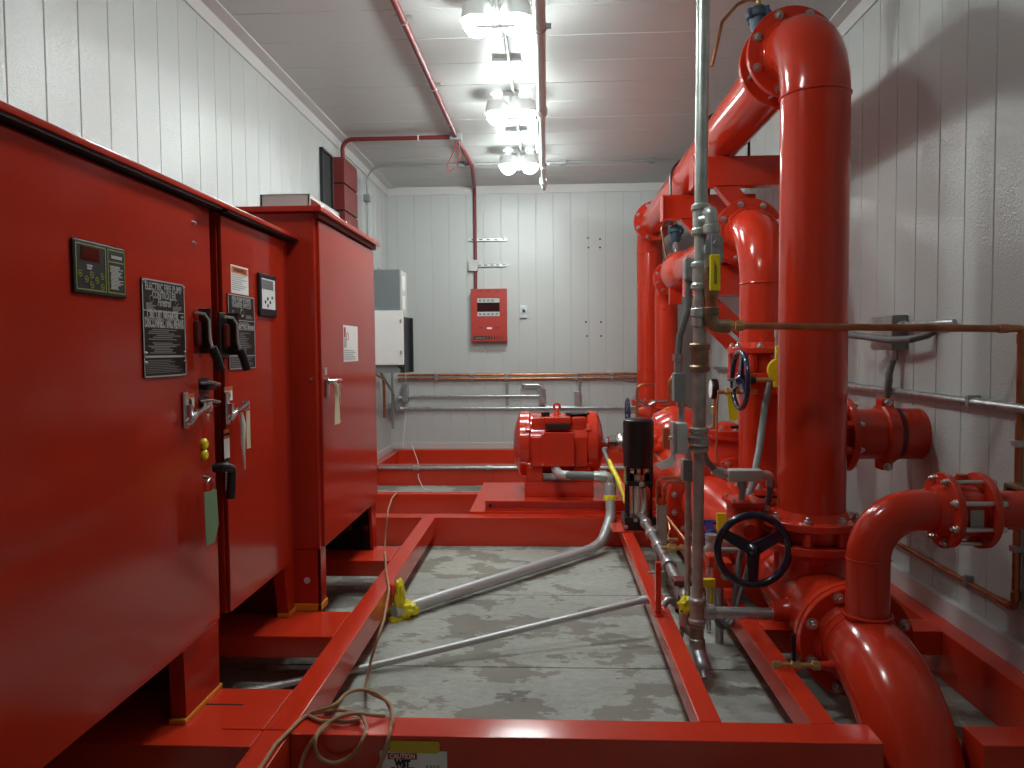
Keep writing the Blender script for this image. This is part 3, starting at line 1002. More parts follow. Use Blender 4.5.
# ------------------------------------------------------------------ back wall: alarm panel, struts, conduits
YW = YB


def bw(px, py): return Y_(px, py, YW)


a, b = Y_(471, 289, YW - .1), Y_(507, 341, YW - .1)
x0, x1, z1, z0 = a.x, b.x, a.z, b.z
ap = T('fire_alarm_panel', ((x0 + x1) / 2, YW, z0), 'red fire alarm panel with a small window on the back wall', 'alarm panel')
P('case', G().box((x0, YW - .10, z0), (x1, YW, z1), .004), 'alarm_red', ap)
yd = YW - .112
W, Hh = x1 - x0, z1 - z0
wz0, wz1, wx0, wx1 = z0 + Hh * .47, z0 + Hh * .83, x0 + W * .17, x0 + W * .80
d = P('door', G().box((x0, yd, z0), (x1, YW - .1, wz0), .001).box((x0, yd, wz1), (x1, YW - .1, z1), .001)
      .box((x0, yd, wz0), (wx0, YW - .1, wz1), .001).box((wx1, yd, wz0), (x1, YW - .1, wz1), .001), 'alarm_red', ap)
P('window_recess', G().box((wx0, YW - .101, wz0), (wx1, YW - .099, wz1)), 'plate', ap)
for zz in (wz0 + .004, wz1 - .055):
    r_ = P('module_row', G().box((wx0, YW - .108, zz), (wx1, YW - .100, zz + .05), .001), 'light_grey', ap)
    for k in range(4 if zz > wz0 + .02 else 5):
        P('module', G().box((wx0 + .02 + k * .047, YW - .112, zz + .012), (wx0 + .046 + k * .047, YW - .108, zz + .036), .001), 'box_grey', r_)
P('window_glass', G().box((wx0, YW - .1105, wz0 + .055), (wx1, YW - .109, wz1 - .056)), 'screen', ap)
g = G()
for k in range(3):
    for j in range(3):
        g.box((x0 + W * (.2 + .23 * k), yd - .001, z1 - .022 - j * .008), (x0 + W * (.2 + .23 * k) + W * .13, yd + .001, z1 - .018 - j * .008))
for k in (0, 2):
    for j in range(3):
        g.box((x0 + W * (.2 + .23 * k), yd - .001, z0 + Hh * .27 - j * .008), (x0 + W * (.2 + .23 * k) + W * .13, yd + .001, z0 + Hh * .27 + .004 - j * .008))
P('vent_slots', g, 'dull_red', ap)
P('badge', G().box((x0 + W * .44, yd - .0015, z0 + Hh * .23), (x0 + W * .58, yd, z0 + Hh * .265)), 'paper', ap)
P('brand_strip', G().box((x0 + W * .06, yd - .0015, z0 + Hh * .03), (x0 + W * .45, yd, z0 + Hh * .10)), 'print_black', ap)
for k in range(6):
    w_ = .016 - k * .0022
    P('strip_bar', G().box((x0 + W * .47 + k * .033, yd - .0015, z0 + Hh * .03), (x0 + W * .47 + k * .033 + w_ * 1.2, yd, z0 + Hh * .10)), 'print_black', ap)
text(ap, 'Cybercat', .03, (x0 + W * .25, yd - .002, z0 + Hh * .065), (1, 0, 0), (0, 0, 1), 'print_grey', fit=W * .3)
P('lock', G().cyl((x1 - .035, yd, z0 + Hh * .52), (x1 - .035, yd - .006, z0 + Hh * .52), .008, seg=12), 'chrome', ap)

for (py, l, xl) in ((240, 'upper slotted steel strut bar on the back wall above the alarm panel', 469),
                    (265.5, 'lower slotted steel strut bar on the back wall, beside the white junction box', 476)):
    a, b = bw(xl, py), bw(506.5, py)
    u = T('strut_bar', (a.x, YW, a.z), l, 'strut', 'strut bars on the back wall')
    P('channel', G().box((a.x, YW - .022, a.z - .022), (b.x, YW, a.z - .014), .001).box((a.x, YW - .022, a.z + .014), (b.x, YW, a.z + .022), .001).box((a.x, YW - .022, a.z - .022), (b.x, YW - .018, a.z + .022)), 'galv', u)
    n = 5
    for k in range(n):
        xx = a.x + (b.x - a.x) * (k + .6) / n
        P('slot', G().box((xx - .02, YW - .0235, a.z - .006), (xx + .02, YW - .021, a.z + .006)), 'dark_hole', u)
a, b = Y_(468.5, 260, YW - .04), Y_(478, 271, YW - .04)
S('junction_box', G().box((a.x, YW - .06, b.z), (b.x, YW, a.z), .004), 'light_grey', 'small white junction box on the red conduit above the alarm panel', 'junction box')
a, b = Y_(520, 306, YW), Y_(527, 318, YW)
th = T('wall_switch', ((a.x + b.x) / 2, YW, b.z), 'small steel switch plate on the back wall right of the alarm panel', 'switch')
P('plate', G().box((a.x, YW - .03, b.z), (b.x, YW, a.z), .003), 'galv', th)
P('knob', G().cyl(((a.x + b.x) / 2 + .005, YW - .03, (a.z + b.z) / 2 + .01), ((a.x + b.x) / 2 + .005, YW - .05, (a.z + b.z) / 2 + .01), .018, seg=14), 'black_matt', th)
for i, (px, py) in enumerate(((588, 238), (600, 239), (588.5, 247.5), (600, 247.5), (586, 322), (601, 322), (587, 336), (601, 336))):
    p = bw(px, py)
    row = ['in the top row left', 'in the top row right', 'in the second row left', 'in the second row right', 'in the third row left', 'in the third row right', 'in the bottom row left', 'in the bottom row right'][i]
    S('screw', G().lathe((p.x, YW, p.z), (0, -1, 0), [(0, .011), (.006, .010), (.009, .005)], 10), 'print_black',
      'dark screw head %s of the two groups on the back wall' % row, 'screw', 'screws on the back wall')

# red conduit along the ceiling and down to the panel
RZ = ZC - .03
pA = Z_(394, 0, RZ)
pB = Z_(456, 137, RZ)
xr = bw(475, 210).x
rc = T('red_conduit', (pB.x, pB.y, RZ), 'dark red conduit running along the ceiling and down to the alarm panel', 'conduit')
dirn = (pB - pA).normalized()
p0 = pA - dirn * 3.2
pC = Z_(472, 166, RZ)
P('run', G().tube([p0, pA, pB, pC, (xr, YW - .03, RZ - .0), (xr, YW - .03, z1)], .019, 12, fil=.12), 'conduit_red', rc)
tl = [pA + dirn * k for k in (.25, 1.3, 2.1)]
for q in tl:
    P('strap', G().torus(q, dirn, .02, .005, 16, 6).box((q.x - .05, q.y - .012, ZC - .006), (q.x + .05, q.y + .012, ZC)), 'galv', rc)
zz = Y_(475, 262, YW).z
S('conduit_box', G().box((pB.x - .05, pB.y - .05, RZ - .035), (pB.x + .05, pB.y + .05, ZC), .006), 'grey', 'grey junction box where the red conduits meet on the ceiling', 'junction box')
qa = V((XL + .055, 6.55, 3.005))
br = T('red_conduit', (qa.x, qa.y, qa.z), 'dark red conduit branching across the ceiling and bending down to the stacked wall box', 'conduit')
P('run', G().tube([(pB.x - .05, pB.y, RZ), (XL + .055, pB.y, RZ), (XL + .055, pB.y + .02, 3.0)], .018, 12, fil=.14, n=10), 'conduit_red', br)
P('strap', G().torus((-1.1, pB.y, RZ), (1, 0, 0), .02, .006, 16, 6), 'white', br)
# loose red wire loop
S('red_wire', G().tube([(pB.x + .02, pB.y, RZ - .03), (pB.x + .03, pB.y + .05, RZ - .14), (pB.x - .02, pB.y + .02, RZ - .26), (pB.x - .07, pB.y, RZ - .30), (pB.x - .08, pB.y - .01, RZ - .24), (pB.x - .02, pB.y, RZ - .12), (pB.x + .0, pB.y, RZ - .03)], .004, 6, fil=.05),
  'alarm_red', 'thin red wire loop hanging from the ceiling junction box', 'wire')

# grey thin conduit crossing the ceiling near the back wall
GZ = ZC - .02
q1, q2 = Z_(395, 166, GZ), Z_(675, 162, GZ)
yy = q1.y
gc = T('ceiling_conduit', (0, yy, ZC), 'thin grey conduit crossing the ceiling in front of the back wall', 'conduit')
P('run', G().tube([(XL + .03, yy, 1.9), (XL + .03, yy, GZ), (1.5, yy, GZ)], .011, 10, fil=.16), 'grey', gc)
for px in (461, 563, 650):
    q = Z_(px, 164, GZ)
    P('clip', G().box((q.x - .03, yy - .03, GZ - .02), (q.x + .03, yy + .03, ZC), .004), 'box_grey', gc)
P('fixture', G().box((XL, yy - .05, 2.84), (XL + .06, yy + .03, 2.91), .006), 'box_grey', gc)

# copper and steel runs low on the back wall
xa = XL + .1
for py, m, l, r in ((374.5, 'copper', 'upper copper tube running along the back wall', .014), (378.5, 'copper', 'lower copper tube running along the back wall', .014)):
    z = bw(480, py).z
    t = T('copper_tube', (0, YW - .04, z), l, 'tube', 'copper tubes along the back wall')
    P('run', G().tube([(xa, YW - .04, z), (1.3, YW - .04, z)], r, 10), m, t)
    for px in (437, 472, 507, 576, 611):
        x = bw(px, 377).x
        P('clip', G().box((x - .02, YW - .058, z - .02), (x + .02, YW, z + .02), .003), 'galv', t)
zt = bw(450, 396).z
zl = bw(450, 408).z
cu_ = T('wall_conduit', (-.8, YW - .03, zt), 'upper thin steel conduit on the back wall, ending at a stepped fitting', 'conduit', 'steel conduits on the back wall')
xq = bw(541, 396).x
P('run', G().tube([(-1.62, YW - .03, zt), (xq, YW - .03, zt)], .013, 10), 'galv', cu_)
P('fitting', G().box((xq - .02, YW - .06, zt - .10), (xq + .05, YW, zt + .09), .008), 'galv', cu_)
P('elbow', G().tube([(bw(524, 385).x, YW - .05, bw(524, 385).z), (xq + .01, YW - .05, bw(524, 385).z), (xq + .02, YW - .05, zt)], .022, 12, fil=.05).ball((bw(524, 385).x, YW - .05, bw(524, 385).z), .03), 'galv', cu_)
xj = bw(577, 398).x
P('link', G().tube([(xq + .02, YW - .03, zt - .09), (xq + .05, YW - .03, zt - .125), (xj, YW - .03, zt - .125)], .012, 10, fil=.03), 'galv', cu_)
jb = T('conduit_fitting', (xj, YW, zt - .12), 'small steel conduit body on the back wall with a curved conduit leaving its top', 'fitting')
P('body', G().box((xj - .035, YW - .06, zt - .12), (xj + .04, YW, zt + .05), .008), 'galv', jb)
P('run', G().tube([(xj + .02, YW - .03, zt + .04), (xj + .03, YW - .03, zt + .22), (xj + .4, YW - .03, zt + .21), (xj + .6, YW - .03, zt + .17), (1.2, YW - .03, zt + .17)], .013, 10, fil=.1), 'galv', jb)
lc = T('wall_conduit', (-.4, YW - .03, zl), 'lower thin steel conduit running along the back wall behind the motor', 'conduit', 'steel conduits on the back wall')
P('run', G().tube([(-1.62, YW - .03, zl), (1.2, YW - .03, zl)], .014, 10), 'galv', lc)
for px in (430, 507):
    x = bw(px, 408).x
    P('clip', G().box((x - .012, YW - .05, zl - .02), (x + .012, YW, zl + .02), .003), 'galv', lc)
xs = bw(507, 392).x
S('strut_bar', G().box((xs - .018, YW - .02, zl), (xs + .018, YW, bw(507, 384).z), .002), 'grey', 'short upright slotted strut on the back wall above the motor, crossed by conduit', 'strut', 'strut bars on the back wall')
# corner fittings under the white enclosure
cf = T('corner_fittings', (-1.70, 8.2, zl), 'cluster of steel conduit fittings in the back left corner below the white enclosure', 'fittings')
P('body', G().box((-1.66, YW - .10, zt - .06), (-1.60, YW, zt + .16), .008), 'galv', cf)
P('elbow', G().tube([(-1.62, YW - .05, zt), (-1.72, YW - .05, zt - .02), (-1.75, YW - .35, zt - .08)], .024, 12, fil=.06).tube([(-1.62, YW - .05, zl), (-1.72, YW - .06, zl), (-1.76, YW - .35, zl + .05)], .026, 12, fil=.06), 'galv', cf)
P('riser', G().tube([(-1.72, YW - .35, zl - .2), (-1.72, YW - .35, 1.18)], .016, 10).tube([(-1.66, YW - .5, zl - .0), (-1.66, YW - .6, .9), (-1.62, YW - 1.4, 1.16)], .014, 10, fil=.1), 'grey', cf)
P('riser', G().tube([(-1.77, YW - .55, zl - .06), (-1.77, YW - .55, 1.05), (-1.70, YW - 1.4, 1.16)], .016, 10, fil=.1), 'copper', cf, 'copper riser')
S('conduit_fitting', G().box((XL, 6.85, .70), (XL + .05, 6.97, 1.0), .006), 'grey', 'grey conduit body on the left wall beside the tallest cabinet', 'fitting')
# low horizontal conduit in front of the back beam
za = Y_(440, 468, 7.28)
fc = T('floor_conduit', (0, 7.29, za.z), 'steel conduit fixed along the red cross beam behind the motor', 'conduit')
P('run', G().tube([(-1.70, 7.295, za.z), (.9, 7.295, za.z)], .017, 12), 'galv', fc)
for px in (416, 489):
    x = Y_(px, 468, 7.28).x
    P('coupling', G().cyl((x - .03, 7.295, za.z), (x + .03, 7.295, za.z), .024, seg=14), 'galv', fc)
S('white_string', G().tube([bw(407, 372) + V((0, -.07, 0)), bw(406.5, 415) + V((0, -.06, 0)), bw(404.5, 446) + V((0, -.1, 0))], .003, 5), 'paper',
  'thin white string hanging down the back wall below the enclosures', 'string')
S('loose_string', G().tube([Y_(412, 445, 8.30), Y_(418, 462, 7.45), Y_(418.5, 478, 7.28), Z_(423, 488, .012), Z_(433, 491, .01)], .004, 5, fil=.05), 'paper',
  'thin pale string lying over the back cross beam onto the floor', 'string')

# ------------------------------------------------------------------ right side: the two pipe loops
PX, PR = 1.108, .1365


def weld(par, c, d, r, w=.006):
    return P('weld_seam', G().torus(c, d, r, w, 48, 8), 'red', par)


l1 = T('pipe_loop', (PX, 3.16, .605), 'taller red pipe loop, its thick riser nearest the camera reaching up to the ceiling', 'pipe', 'red pipe loops')
RB = .29
HZ1 = 2.672
f = flange(l1, (PX, 3.16, .607), (0, 0, 1), .2035, .032, 8, .0165, 1, hub=(PR, 1))
P('riser', G().cyl((PX, 3.16, .607), (PX, 3.16, HZ1 - RB), PR, seg=48), 'red', l1)
weld(l1, (PX, 3.16, HZ1 - RB), (0, 0, 1), PR)
P('elbow', G().arc((PX, 3.16 + RB, HZ1 - RB), (PX, 3.16, HZ1 - RB), (1, 0, 0), -90, PR, 20, 48), 'red', l1)
flange(l1, (PX, 3.16 + RB + .012, HZ1), (0, -1, 0), .2035, .032, 8, .0165, 1, hub=(PR, 1))
yb = 3.16 + RB + .115
flange(l1, (PX, yb, HZ1), (0, 1, 0), .2035, .032, 8, .0165, 0)
for k in range(8):
    a = 2 * math.pi * (k + .5) / 8
    e = V((math.cos(a), 0, math.sin(a))) * (.2035 * .86)
    c = V((PX, 0, HZ1)) + e
    P('stud', G().cyl((c.x, yb - .11, c.z), (c.x, yb + .07, c.z), .009, seg=10), 'bolt', l1)
YE = 7.85
P('run', G().cyl((PX, yb, HZ1), (PX, YE - .03, HZ1), PR, seg=48), 'red', l1)
for y, dd in ((YE - .06, 1), (YE, 1)):
    flange(l1, (PX, y, HZ1), (0, dd, 0), .2035, .03, 8, .0165, -1 if y < YE - .03 else 0)
P('elbow', G().arc((PX, YE + .0, HZ1 - RB), (PX, YE + .0, HZ1), (1, 0, 0), -90, PR, 14, 40), 'red', l1)
P('riser', G().cyl((PX, YE + RB, HZ1 - RB), (PX, YE + RB, .80), PR, seg=40), 'red', l1)
weld(l1, (PX, YE + RB, HZ1 - RB), (0, 0, 1), PR)
weld(l1, (PX, YE + RB, 1.12), (0, 0, 1), PR)
flange(l1, (PX, YE + RB, .77), (0, 0, 1), .2035, .03, 8, .0165, 1)
for y in (4.72, 5.86):
    P('u_bolt', G().tube([(PX - .147, y, HZ1 - .28)] + [(PX - .147 * math.cos(math.pi * k / 16), y, HZ1 + .147 * math.sin(math.pi * k / 16)) for k in range(17)] + [(PX + .147, y, HZ1 - .28)], .009, 8), 'black', l1, 'black u bolt strap')

L2X, L2R, L2Z = 1.222, .34, 2.05
l2 = T('pipe_loop', (L2X, 4.25, 1.32), 'shorter red pipe loop half hidden behind the thick near riser', 'pipe', 'red pipe loops')
flange(l2, (L2X, 4.25, 1.32), (0, 0, 1), .2035, .032, 8, .0165, 1, hub=(PR, 1))
P('riser', G().cyl((L2X, 4.25, 1.32), (L2X, 4.25, L2Z - L2R), PR, seg=44), 'red', l2)
weld(l2, (L2X, 4.25, L2Z - L2R), (0, 0, 1), PR)
P('elbow', G().arc((L2X, 4.25 + L2R, L2Z - L2R), (L2X, 4.25, L2Z - L2R), (1, 0, 0), -90, PR, 18, 44), 'red', l2)
flange(l2, (L2X, 4.25 + L2R + .01, L2Z), (0, -1, 0), .2035, .03, 8, .015, 1, hub=(PR, 1), phase=.4)
flange(l2, (L2X, 4.25 + L2R + .06, L2Z), (0, 1, 0), .2035, .03, 8, .014, 0)
P('run', G().cyl((L2X, 4.64, L2Z), (L2X, 6.55, L2Z), PR, seg=40), 'red', l2)
P('reducer', G().lathe((L2X, 6.55, L2Z), (0, 1, 0), [(0, PR), (.1, .17), (.28, .19), (.45, .17), (.62, .12), (.85, .115)], 36), 'red', l2)
flange(l2, (L2X, 7.40, L2Z), (0, 1, 0), .172, .03, 10, .012, -1)
flange(l2, (L2X, 7.44, L2Z), (0, 1, 0), .172, .03, 10, .012, 0)
P('elbow', G().arc((L2X, 7.47, L2Z - .25), (L2X, 7.47, L2Z), (1, 0, 0), -90, .118, 14, 36), 'red', l2)
P('riser', G().cyl((L2X, 7.72, L2Z - .25), (L2X, 7.72, .80), .118, seg=36), 'red', l2)
weld(l2, (L2X, 7.72, 1.75), (0, 0, 1), .118)
flange(l2, (L2X, 7.72, .77), (0, 0, 1), .17, .03, 10, .012, 1)
# hanger clamp on the shorter loop
hx = Y_(673, 265, 6.9).x
P('clamp', G().box((hx - .05, 6.78, L2Z - .30), (hx + .06, 6.84, L2Z - .10), .004).cyl((hx, 6.79, L2Z + .15), (hx, 6.79, L2Z - .22), .010, seg=10)
  .box((hx - .05, 6.77, L2Z + .10), (hx + .05, 6.83, L2Z + .16), .006).box((hx - .03, 6.77, L2Z - .02), (hx + .03, 6.82, L2Z + .03), .006), 'red', l2)

# supports
for i, (y, zt_, lab) in enumerate(((4.72, HZ1 - PR - .004, 'red welded steel bracket post carrying the taller loop, nearer of the two'),
                                   (5.86, HZ1 - PR - .004, 'red welded steel bracket post carrying the taller loop, nearer the back wall'))):
    s_ = T('pipe_support', (1.56, y, BT), lab, 'support', 'pipe supports')
    xl_ = .91 if i == 0 else .90
    P('post', G().box((1.50, y - .05, 0), (1.60, y + .05, zt_), .006), 'red', s_)
    P('arm', G().box((xl_, y - .05, zt_ - .18), (1.5, y + .05, zt_), .005), 'red', s_)
    P('end_plate', G().box((xl_ - .012, y - .075, zt_ - .19), (xl_, y + .06, zt_ + .005), .003), 'red', s_)
    P('brace', G().prism([(xl_ + .13, y - .04, zt_ - .18), (xl_ + .27, y - .04, zt_ - .18), (1.5, y - .04, zt_ - .60), (1.5, y - .04, zt_ - .73)], (0, .08, 0), .004), 'red', s_)
    if i == 0:
        z2 = L2Z - PR - .003
        P('arm', G().box((1.0, y + .36, z2 - .20), (1.5, y + .46, z2), .005).box((1.46, y - .05, z2 - .2), (1.5, y + .46, z2), .004), 'red', s_)
        P('brace', G().prism([(1.02, y + .40, z2 - .20), (1.14, y + .40, z2 - .20), (1.56, y + .40, z2 - .60), (1.56, y + .40, z2 - .74)], (0, .05, 0), .004), 'red', s_)
        P('brace', G().prism([(1.02, y + .38, z2 - .36), (1.10, y + .38, z2 - .34), (1.56, y + .38, z2 - .78), (1.56, y + .38, z2 - .92)], (0, .05, 0), .004), 'red', s_)
        P('post', G().box((1.5, y + .36, 0), (1.58, y + .46, z2), .005), 'red', s_)
    else:
        z2 = L2Z - PR - .003
        P('arm', G().box((1.06, y - .05, z2 - .16), (1.5, y + .05, z2), .005), 'red', s_)

# air vents on the loops
def air_vent(c, ztop, s, lab, tube, tlab):
    t = T('air_vent', c, lab, 'valve', 'air vents on the pipe loops')
    x, y, z = c
    P('stem', G().cyl((x, y, z), (x, y, ztop - .12 * s), .014 * s, seg=12).hexp((x, y, ztop - .17 * s), (x, y, ztop - .13 * s), .024 * s), 'galv', t)
    P('body', G().lathe((x, y, ztop - .12 * s), (0, 0, 1), [(0, .025 * s), (.02 * s, .04 * s), (.07 * s, .046 * s), (.075 * s, .06 * s), (.10 * s, .062 * s), (.11 * s, .045 * s), (.13 * s, .03 * s)], 20), 'vent_blue', t)
    for k in range(4):
        a = math.pi / 2 * k + .5
        P('lug', G().cyl((x + .058 * s * math.cos(a), y + .058 * s * math.sin(a), ztop - .055 * s), (x + .058 * s * math.cos(a), y + .058 * s * math.sin(a), ztop - .008 * s), .012 * s, seg=8), 'vent_blue', t)
    P('elbow', G().tube([(x, y, ztop), (x, y, ztop + .045 * s), (x - .05 * s, y, ztop + .05 * s)], .013 * s, 10, fil=.02 * s), 'brass', t)
    S('vent_tube', G().tube([(x - .05 * s, y, ztop + .05 * s)] + tube, .009, 8, fil=.08), 'copper', tlab, 'tube', 'vent tubes')


vx, vy = Y_(757, 15, 3.85).x, 3.85
air_vent((PX - .04, vy, HZ1 + PR - .004), Y_(757, 9, vy).z, 1.0, 'blue grey air vent on top of the taller pipe loop by the ceiling',
         [Y_(738, 4, vy), Y_(722, 22, vy - .05), Y_(717, 45, vy - .1), Y_(712, 66, vy - .1)], 'copper tube curving down from the air vent by the ceiling')
vx2 = Y_(675, 237, 7.15)
air_vent((L2X, 7.15, L2Z + .115), vx2.z + .1, 1.25, 'blue grey air vent on top of the shorter pipe loop near the back wall',
         [Y_(664, 224, 7.15), Y_(661, 228, 7.15), Y_(667, 264, 7.15)], 'copper tube dropping from the air vent near the back wall')


# ------------------------------------------------------------------ hand wheels and geared valves
def handwheel(par, c, d, R, r, m, name='handwheel', phase=.52):
    u, w, d = frame_of(d)
    c = V(c)
    g = G().torus(c, d, R, r, 48, 12)
    w_ = P(name, g, m, par)
    g = G()
    for k in range(3):
        a = 2 * math.pi * k / 3 + phase
        e = u * math.cos(a) + w * math.sin(a)
        t_ = d.cross(e)
        a0, a1 = c + e * R * .10, c + e * (R - r * .3)
        g.loft([[a0 + t_ * .026 + d * .006, a0 - t_ * .026 + d * .006, a0 - t_ * .026 - d * .012, a0 + t_ * .026 - d * .012],
                [a1 + t_ * .019 + d * .006, a1 - t_ * .019 + d * .006, a1 - t_ * .019 - d * .006, a1 + t_ * .019 - d * .006]])
    P('spokes', g, m, w_)
    P('hub', G().lathe(c - d * .03, d, [(0, .026), (.035, .03), (.045, .022), (.055, .012)], 20), m, w_)
    return w_


bv = T('butterfly_valve', (PX, 3.16, .545), 'red geared butterfly valve under the nearest riser with a black handwheel facing the camera', 'valve', 'geared valves')
P('body', G().lathe((PX, 3.16, .548), (0, 0, 1), [(0, .15), (.012, .155), (.045, .155), (.058, .15)], 40), 'red', bv)
for k in range(8):
    a = 2 * math.pi * (k + .5) / 8
    P('lug', G().hexp((PX + .175 * math.cos(a), 3.16 + .175 * math.sin(a), .548), (PX + .175 * math.cos(a), 3.16 + .175 * math.sin(a), .604), .021, 8), 'red', bv)
P('neck', G().cyl((PX - .13, 3.17, .577), (.90, 3.2, .60), .035, seg=16), 'red', bv)
P('gearbox', G().box((.79, 3.16, .50), (.905, 3.32, .685), .012).box((.775, 3.15, .672), (.92, 3.33, .694), .005)
  .lathe((.845, 3.17, .58), (0, -1, 0), [(0, .06), (.03, .05), (.05, .03)], 20), 'red', bv)
for k in range(4):
    P('rib', G().box((.80 + k * .028, 3.15, .52), (.806 + k * .028, 3.165, .67), .002), 'red', bv)
for xx in (.79, .905):
    for yy_ in (3.17, 3.31):
        bolt(bv, (xx, yy_, .694), (0, 0, 1), .007)
wc = Y_(753, 550, 3.02)
P('shaft', G().cyl((wc.x, 3.02, wc.z), (wc.x, 3.18, wc.z), .014, seg=14), 'steel', bv)
handwheel(bv, wc, (0, -1, 0), .143, .0155, 'dark_blue', phase=.52 + math.pi)

bv2 = T('butterfly_valve', (L2X, 4.25, 1.19), 'red geared butterfly valve under the shorter loop with a blue handwheel seen edge on', 'valve', 'geared valves')
P('body', G().lathe((L2X, 4.25, 1.215), (0, 0, 1), [(0, .15), (.02, .155), (.085, .155), (.102, .15)], 40), 'red', bv2)
for k in range(10):
    a = 2 * math.pi * (k + .5) / 10
    P('lug', G().hexp((L2X + .172 * math.cos(a), 4.25 + .172 * math.sin(a), 1.216), (L2X + .172 * math.cos(a), 4.25 + .172 * math.sin(a), 1.318), .025, 8), 'red', bv2)
WY = 3.96
wc = Y_(740, 380, WY)
P('shaft', G().cyl((wc.x, WY, wc.z), (L2X + .02, WY, wc.z), .012, seg=12), 'brass', bv2)
P('shaft_cone', G().lathe((wc.x + .005, WY, wc.z), (1, 0, 0), [(0, .03), (.03, .034), (.06, .022), (.075, .018)], 18), 'black', bv2)
P('gearbox', G().box((L2X - .02, 3.93, 1.10), (L2X + .10, 4.12, 1.23), .01).cyl((L2X, 4.08, 1.20), (L2X, 4.20, 1.25), .03, seg=12), 'red', bv2)
handwheel(bv2, wc, (-1, -.02, .0), .150, .0135, 'navy', phase=.3)
a = Y_(777, 368, 3.92)
P('indicator_plate', G().cyl((a.x + .01, 3.925, a.z - .01), (a.x + .01, 3.905, a.z - .01), .062, seg=28, bev=.004).box((a.x - .012, 3.907, a.z + .03), (a.x + .05, 3.922, a.z + .115), .005).box((a.x - .02, 3.907, a.z - .10), (a.x + .05, 3.922, a.z - .04), .005), 'yellow', bv2, 'yellow indicator plate')

# suction tee below the near valve
st = T('suction_tee', (PX, 3.16, .13), 'large red pipe tee on the floor frame under the nearest valve', 'pipe fitting')
flange(st, (PX, 3.16, .512), (0, 0, 1), .2035, .033, 12, .0125, 0, hub=(.145, -1))
TZ = .285
P('neck', G().lathe((PX, 3.16, TZ), (0, 0, 1), [(0, .15), (.10, .15), (.18, .147), (.23, .147)], 44), 'red', st)
P('body', G().lathe((PX, 2.72, TZ), (0, 1, 0), [(0, .142), (.06, .142), (.2, .152), (.44, .158), (.68, .152), (.82, .142)], 44), 'red', st)
flange(st, (PX, 2.72, TZ), (0, 1, 0), .2035, .032, 8, .0165, 0)
flange(st, (PX, 3.54, TZ), (0, 1, 0), .2035, .032, 8, .0165, 0)
P('saddle', G().box((PX - .09, 3.06, BT - .05), (PX + .09, 3.15, BT - .02), .004).prism([(PX - .08, 3.10, BT), (PX + .08, 3.10, BT), (PX + .1, 3.10, TZ), (PX - .1, 3.10, TZ)], (0, .02, 0)), 'red', st)
P('boss', G().lathe((PX - .21, 3.0, TZ), (1, 0, 0), [(0, .038), (.02, .042), (.05, .044), (.09, .07)], 20), 'red', st)

se = T('floor_elbow', (PX, 2.5, 0), 'large red pipe elbow nearest the camera, curving down into the floor at the bottom right', 'pipe')
flange(se, (PX, 2.712, TZ), (0, -1, 0), .2035, .032, 8, .0175, 1, hub=(PR, 1))
P('bend', G().cyl((PX, 2.70, TZ), (PX, 2.60, TZ), PR, seg=44).arc((PX, 2.60, TZ - .39), (PX, 2.60, TZ), (1, 0, 0), 90, PR, 22, 44), 'red', se)
weld(se, (PX, 2.61, TZ), (0, 1, 0), PR, .004)
bz, br_ = .785, .17
P('branch', G().cyl((PX, 2.60, TZ), (PX, 2.60, bz - br_), .0715, seg=36).arc((PX + br_, 2.60, bz - br_), (PX, 2.60, bz - br_), (0, 1, 0), 90, .0715, 16, 36)
  .cyl((PX + br_, 2.60, bz), (1.345, 2.60, bz), .0715, seg=36), 'red', se)
weld(se, (PX, 2.60, bz - br_), (0, 0, 1), .0715, .003)
weld(se, (PX, 2.60, TZ + PR - .002), (0, 0, 1), .078, .006)
flange(se, (1.372, 2.60, bz), (-1, 0, 0), .13, .024, 8, .012, 1, hub=(.076, 1))
# drain cock on the elbow
P('drain_boss', G().lathe((PX - .18, 2.55, TZ - .03), (1, 0, 0), [(0, .014), (.03, .016), (.07, .03)], 14), 'red', se)
dv = T('drain_valve', (PX - .26, 2.55, TZ - .04), 'small brass drain valve screwed into the side of the floor elbow', 'valve')
P('body', G().hexp((PX - .178, 2.55, TZ - .03), (PX - .205, 2.55, TZ - .03), .016).cyl((PX - .20, 2.55, TZ - .03), (PX - .33, 2.55, TZ - .03), .009, seg=12)
  .hexp((PX - .245, 2.55, TZ - .03), (PX - .275, 2.55, TZ - .03), .017).hexp((PX - .31, 2.55, TZ - .03), (PX - .34, 2.55, TZ - .03), .014), 'brass', dv)
P('lever', G().box((PX - .275, 2.54, TZ - .014), (PX - .262, 2.56, TZ + .02), .003).tube([(PX - .268, 2.55, TZ + .02), (PX - .27, 2.55, TZ + .08)], .009, 10), 'black', dv)

# wafer check valve and wall pipe
wv = T('wafer_valve', (1.42, 2.60, bz - .13), 'red wafer valve clamped with long bolts between two flanges by the right wall', 'valve')
P('body', G().lathe((1.375, 2.60, bz), (1, 0, 0), [(0, .085), (.02, .092), (.07, .092), (.09, .085)], 32), 'red', wv)
P('neck', G().cyl((1.42, 2.60, bz + .08), (1.42, 2.60, bz + .125), .018, seg=12), 'red', wv)
P('data_plate', G().box((1.398, 2.503, bz - .045), (1.442, 2.509, bz + .02), .001), 'print_grey', wv, 'grey data plate')
for k in range(8):
    a = 2 * math.pi * (k + .5) / 8
    q = V((0, .112 * math.cos(a), .112 * math.sin(a)))
    P('stud', G().cyl(V((1.34, 2.60, bz)) + q, V((1.51, 2.60, bz)) + q, .0085, seg=10), 'bolt', wv)
wp = T('wall_pipe', (1.6, 2.6, bz - .07), 'short flanged red pipe running from the wafer valve into the right wall', 'pipe')
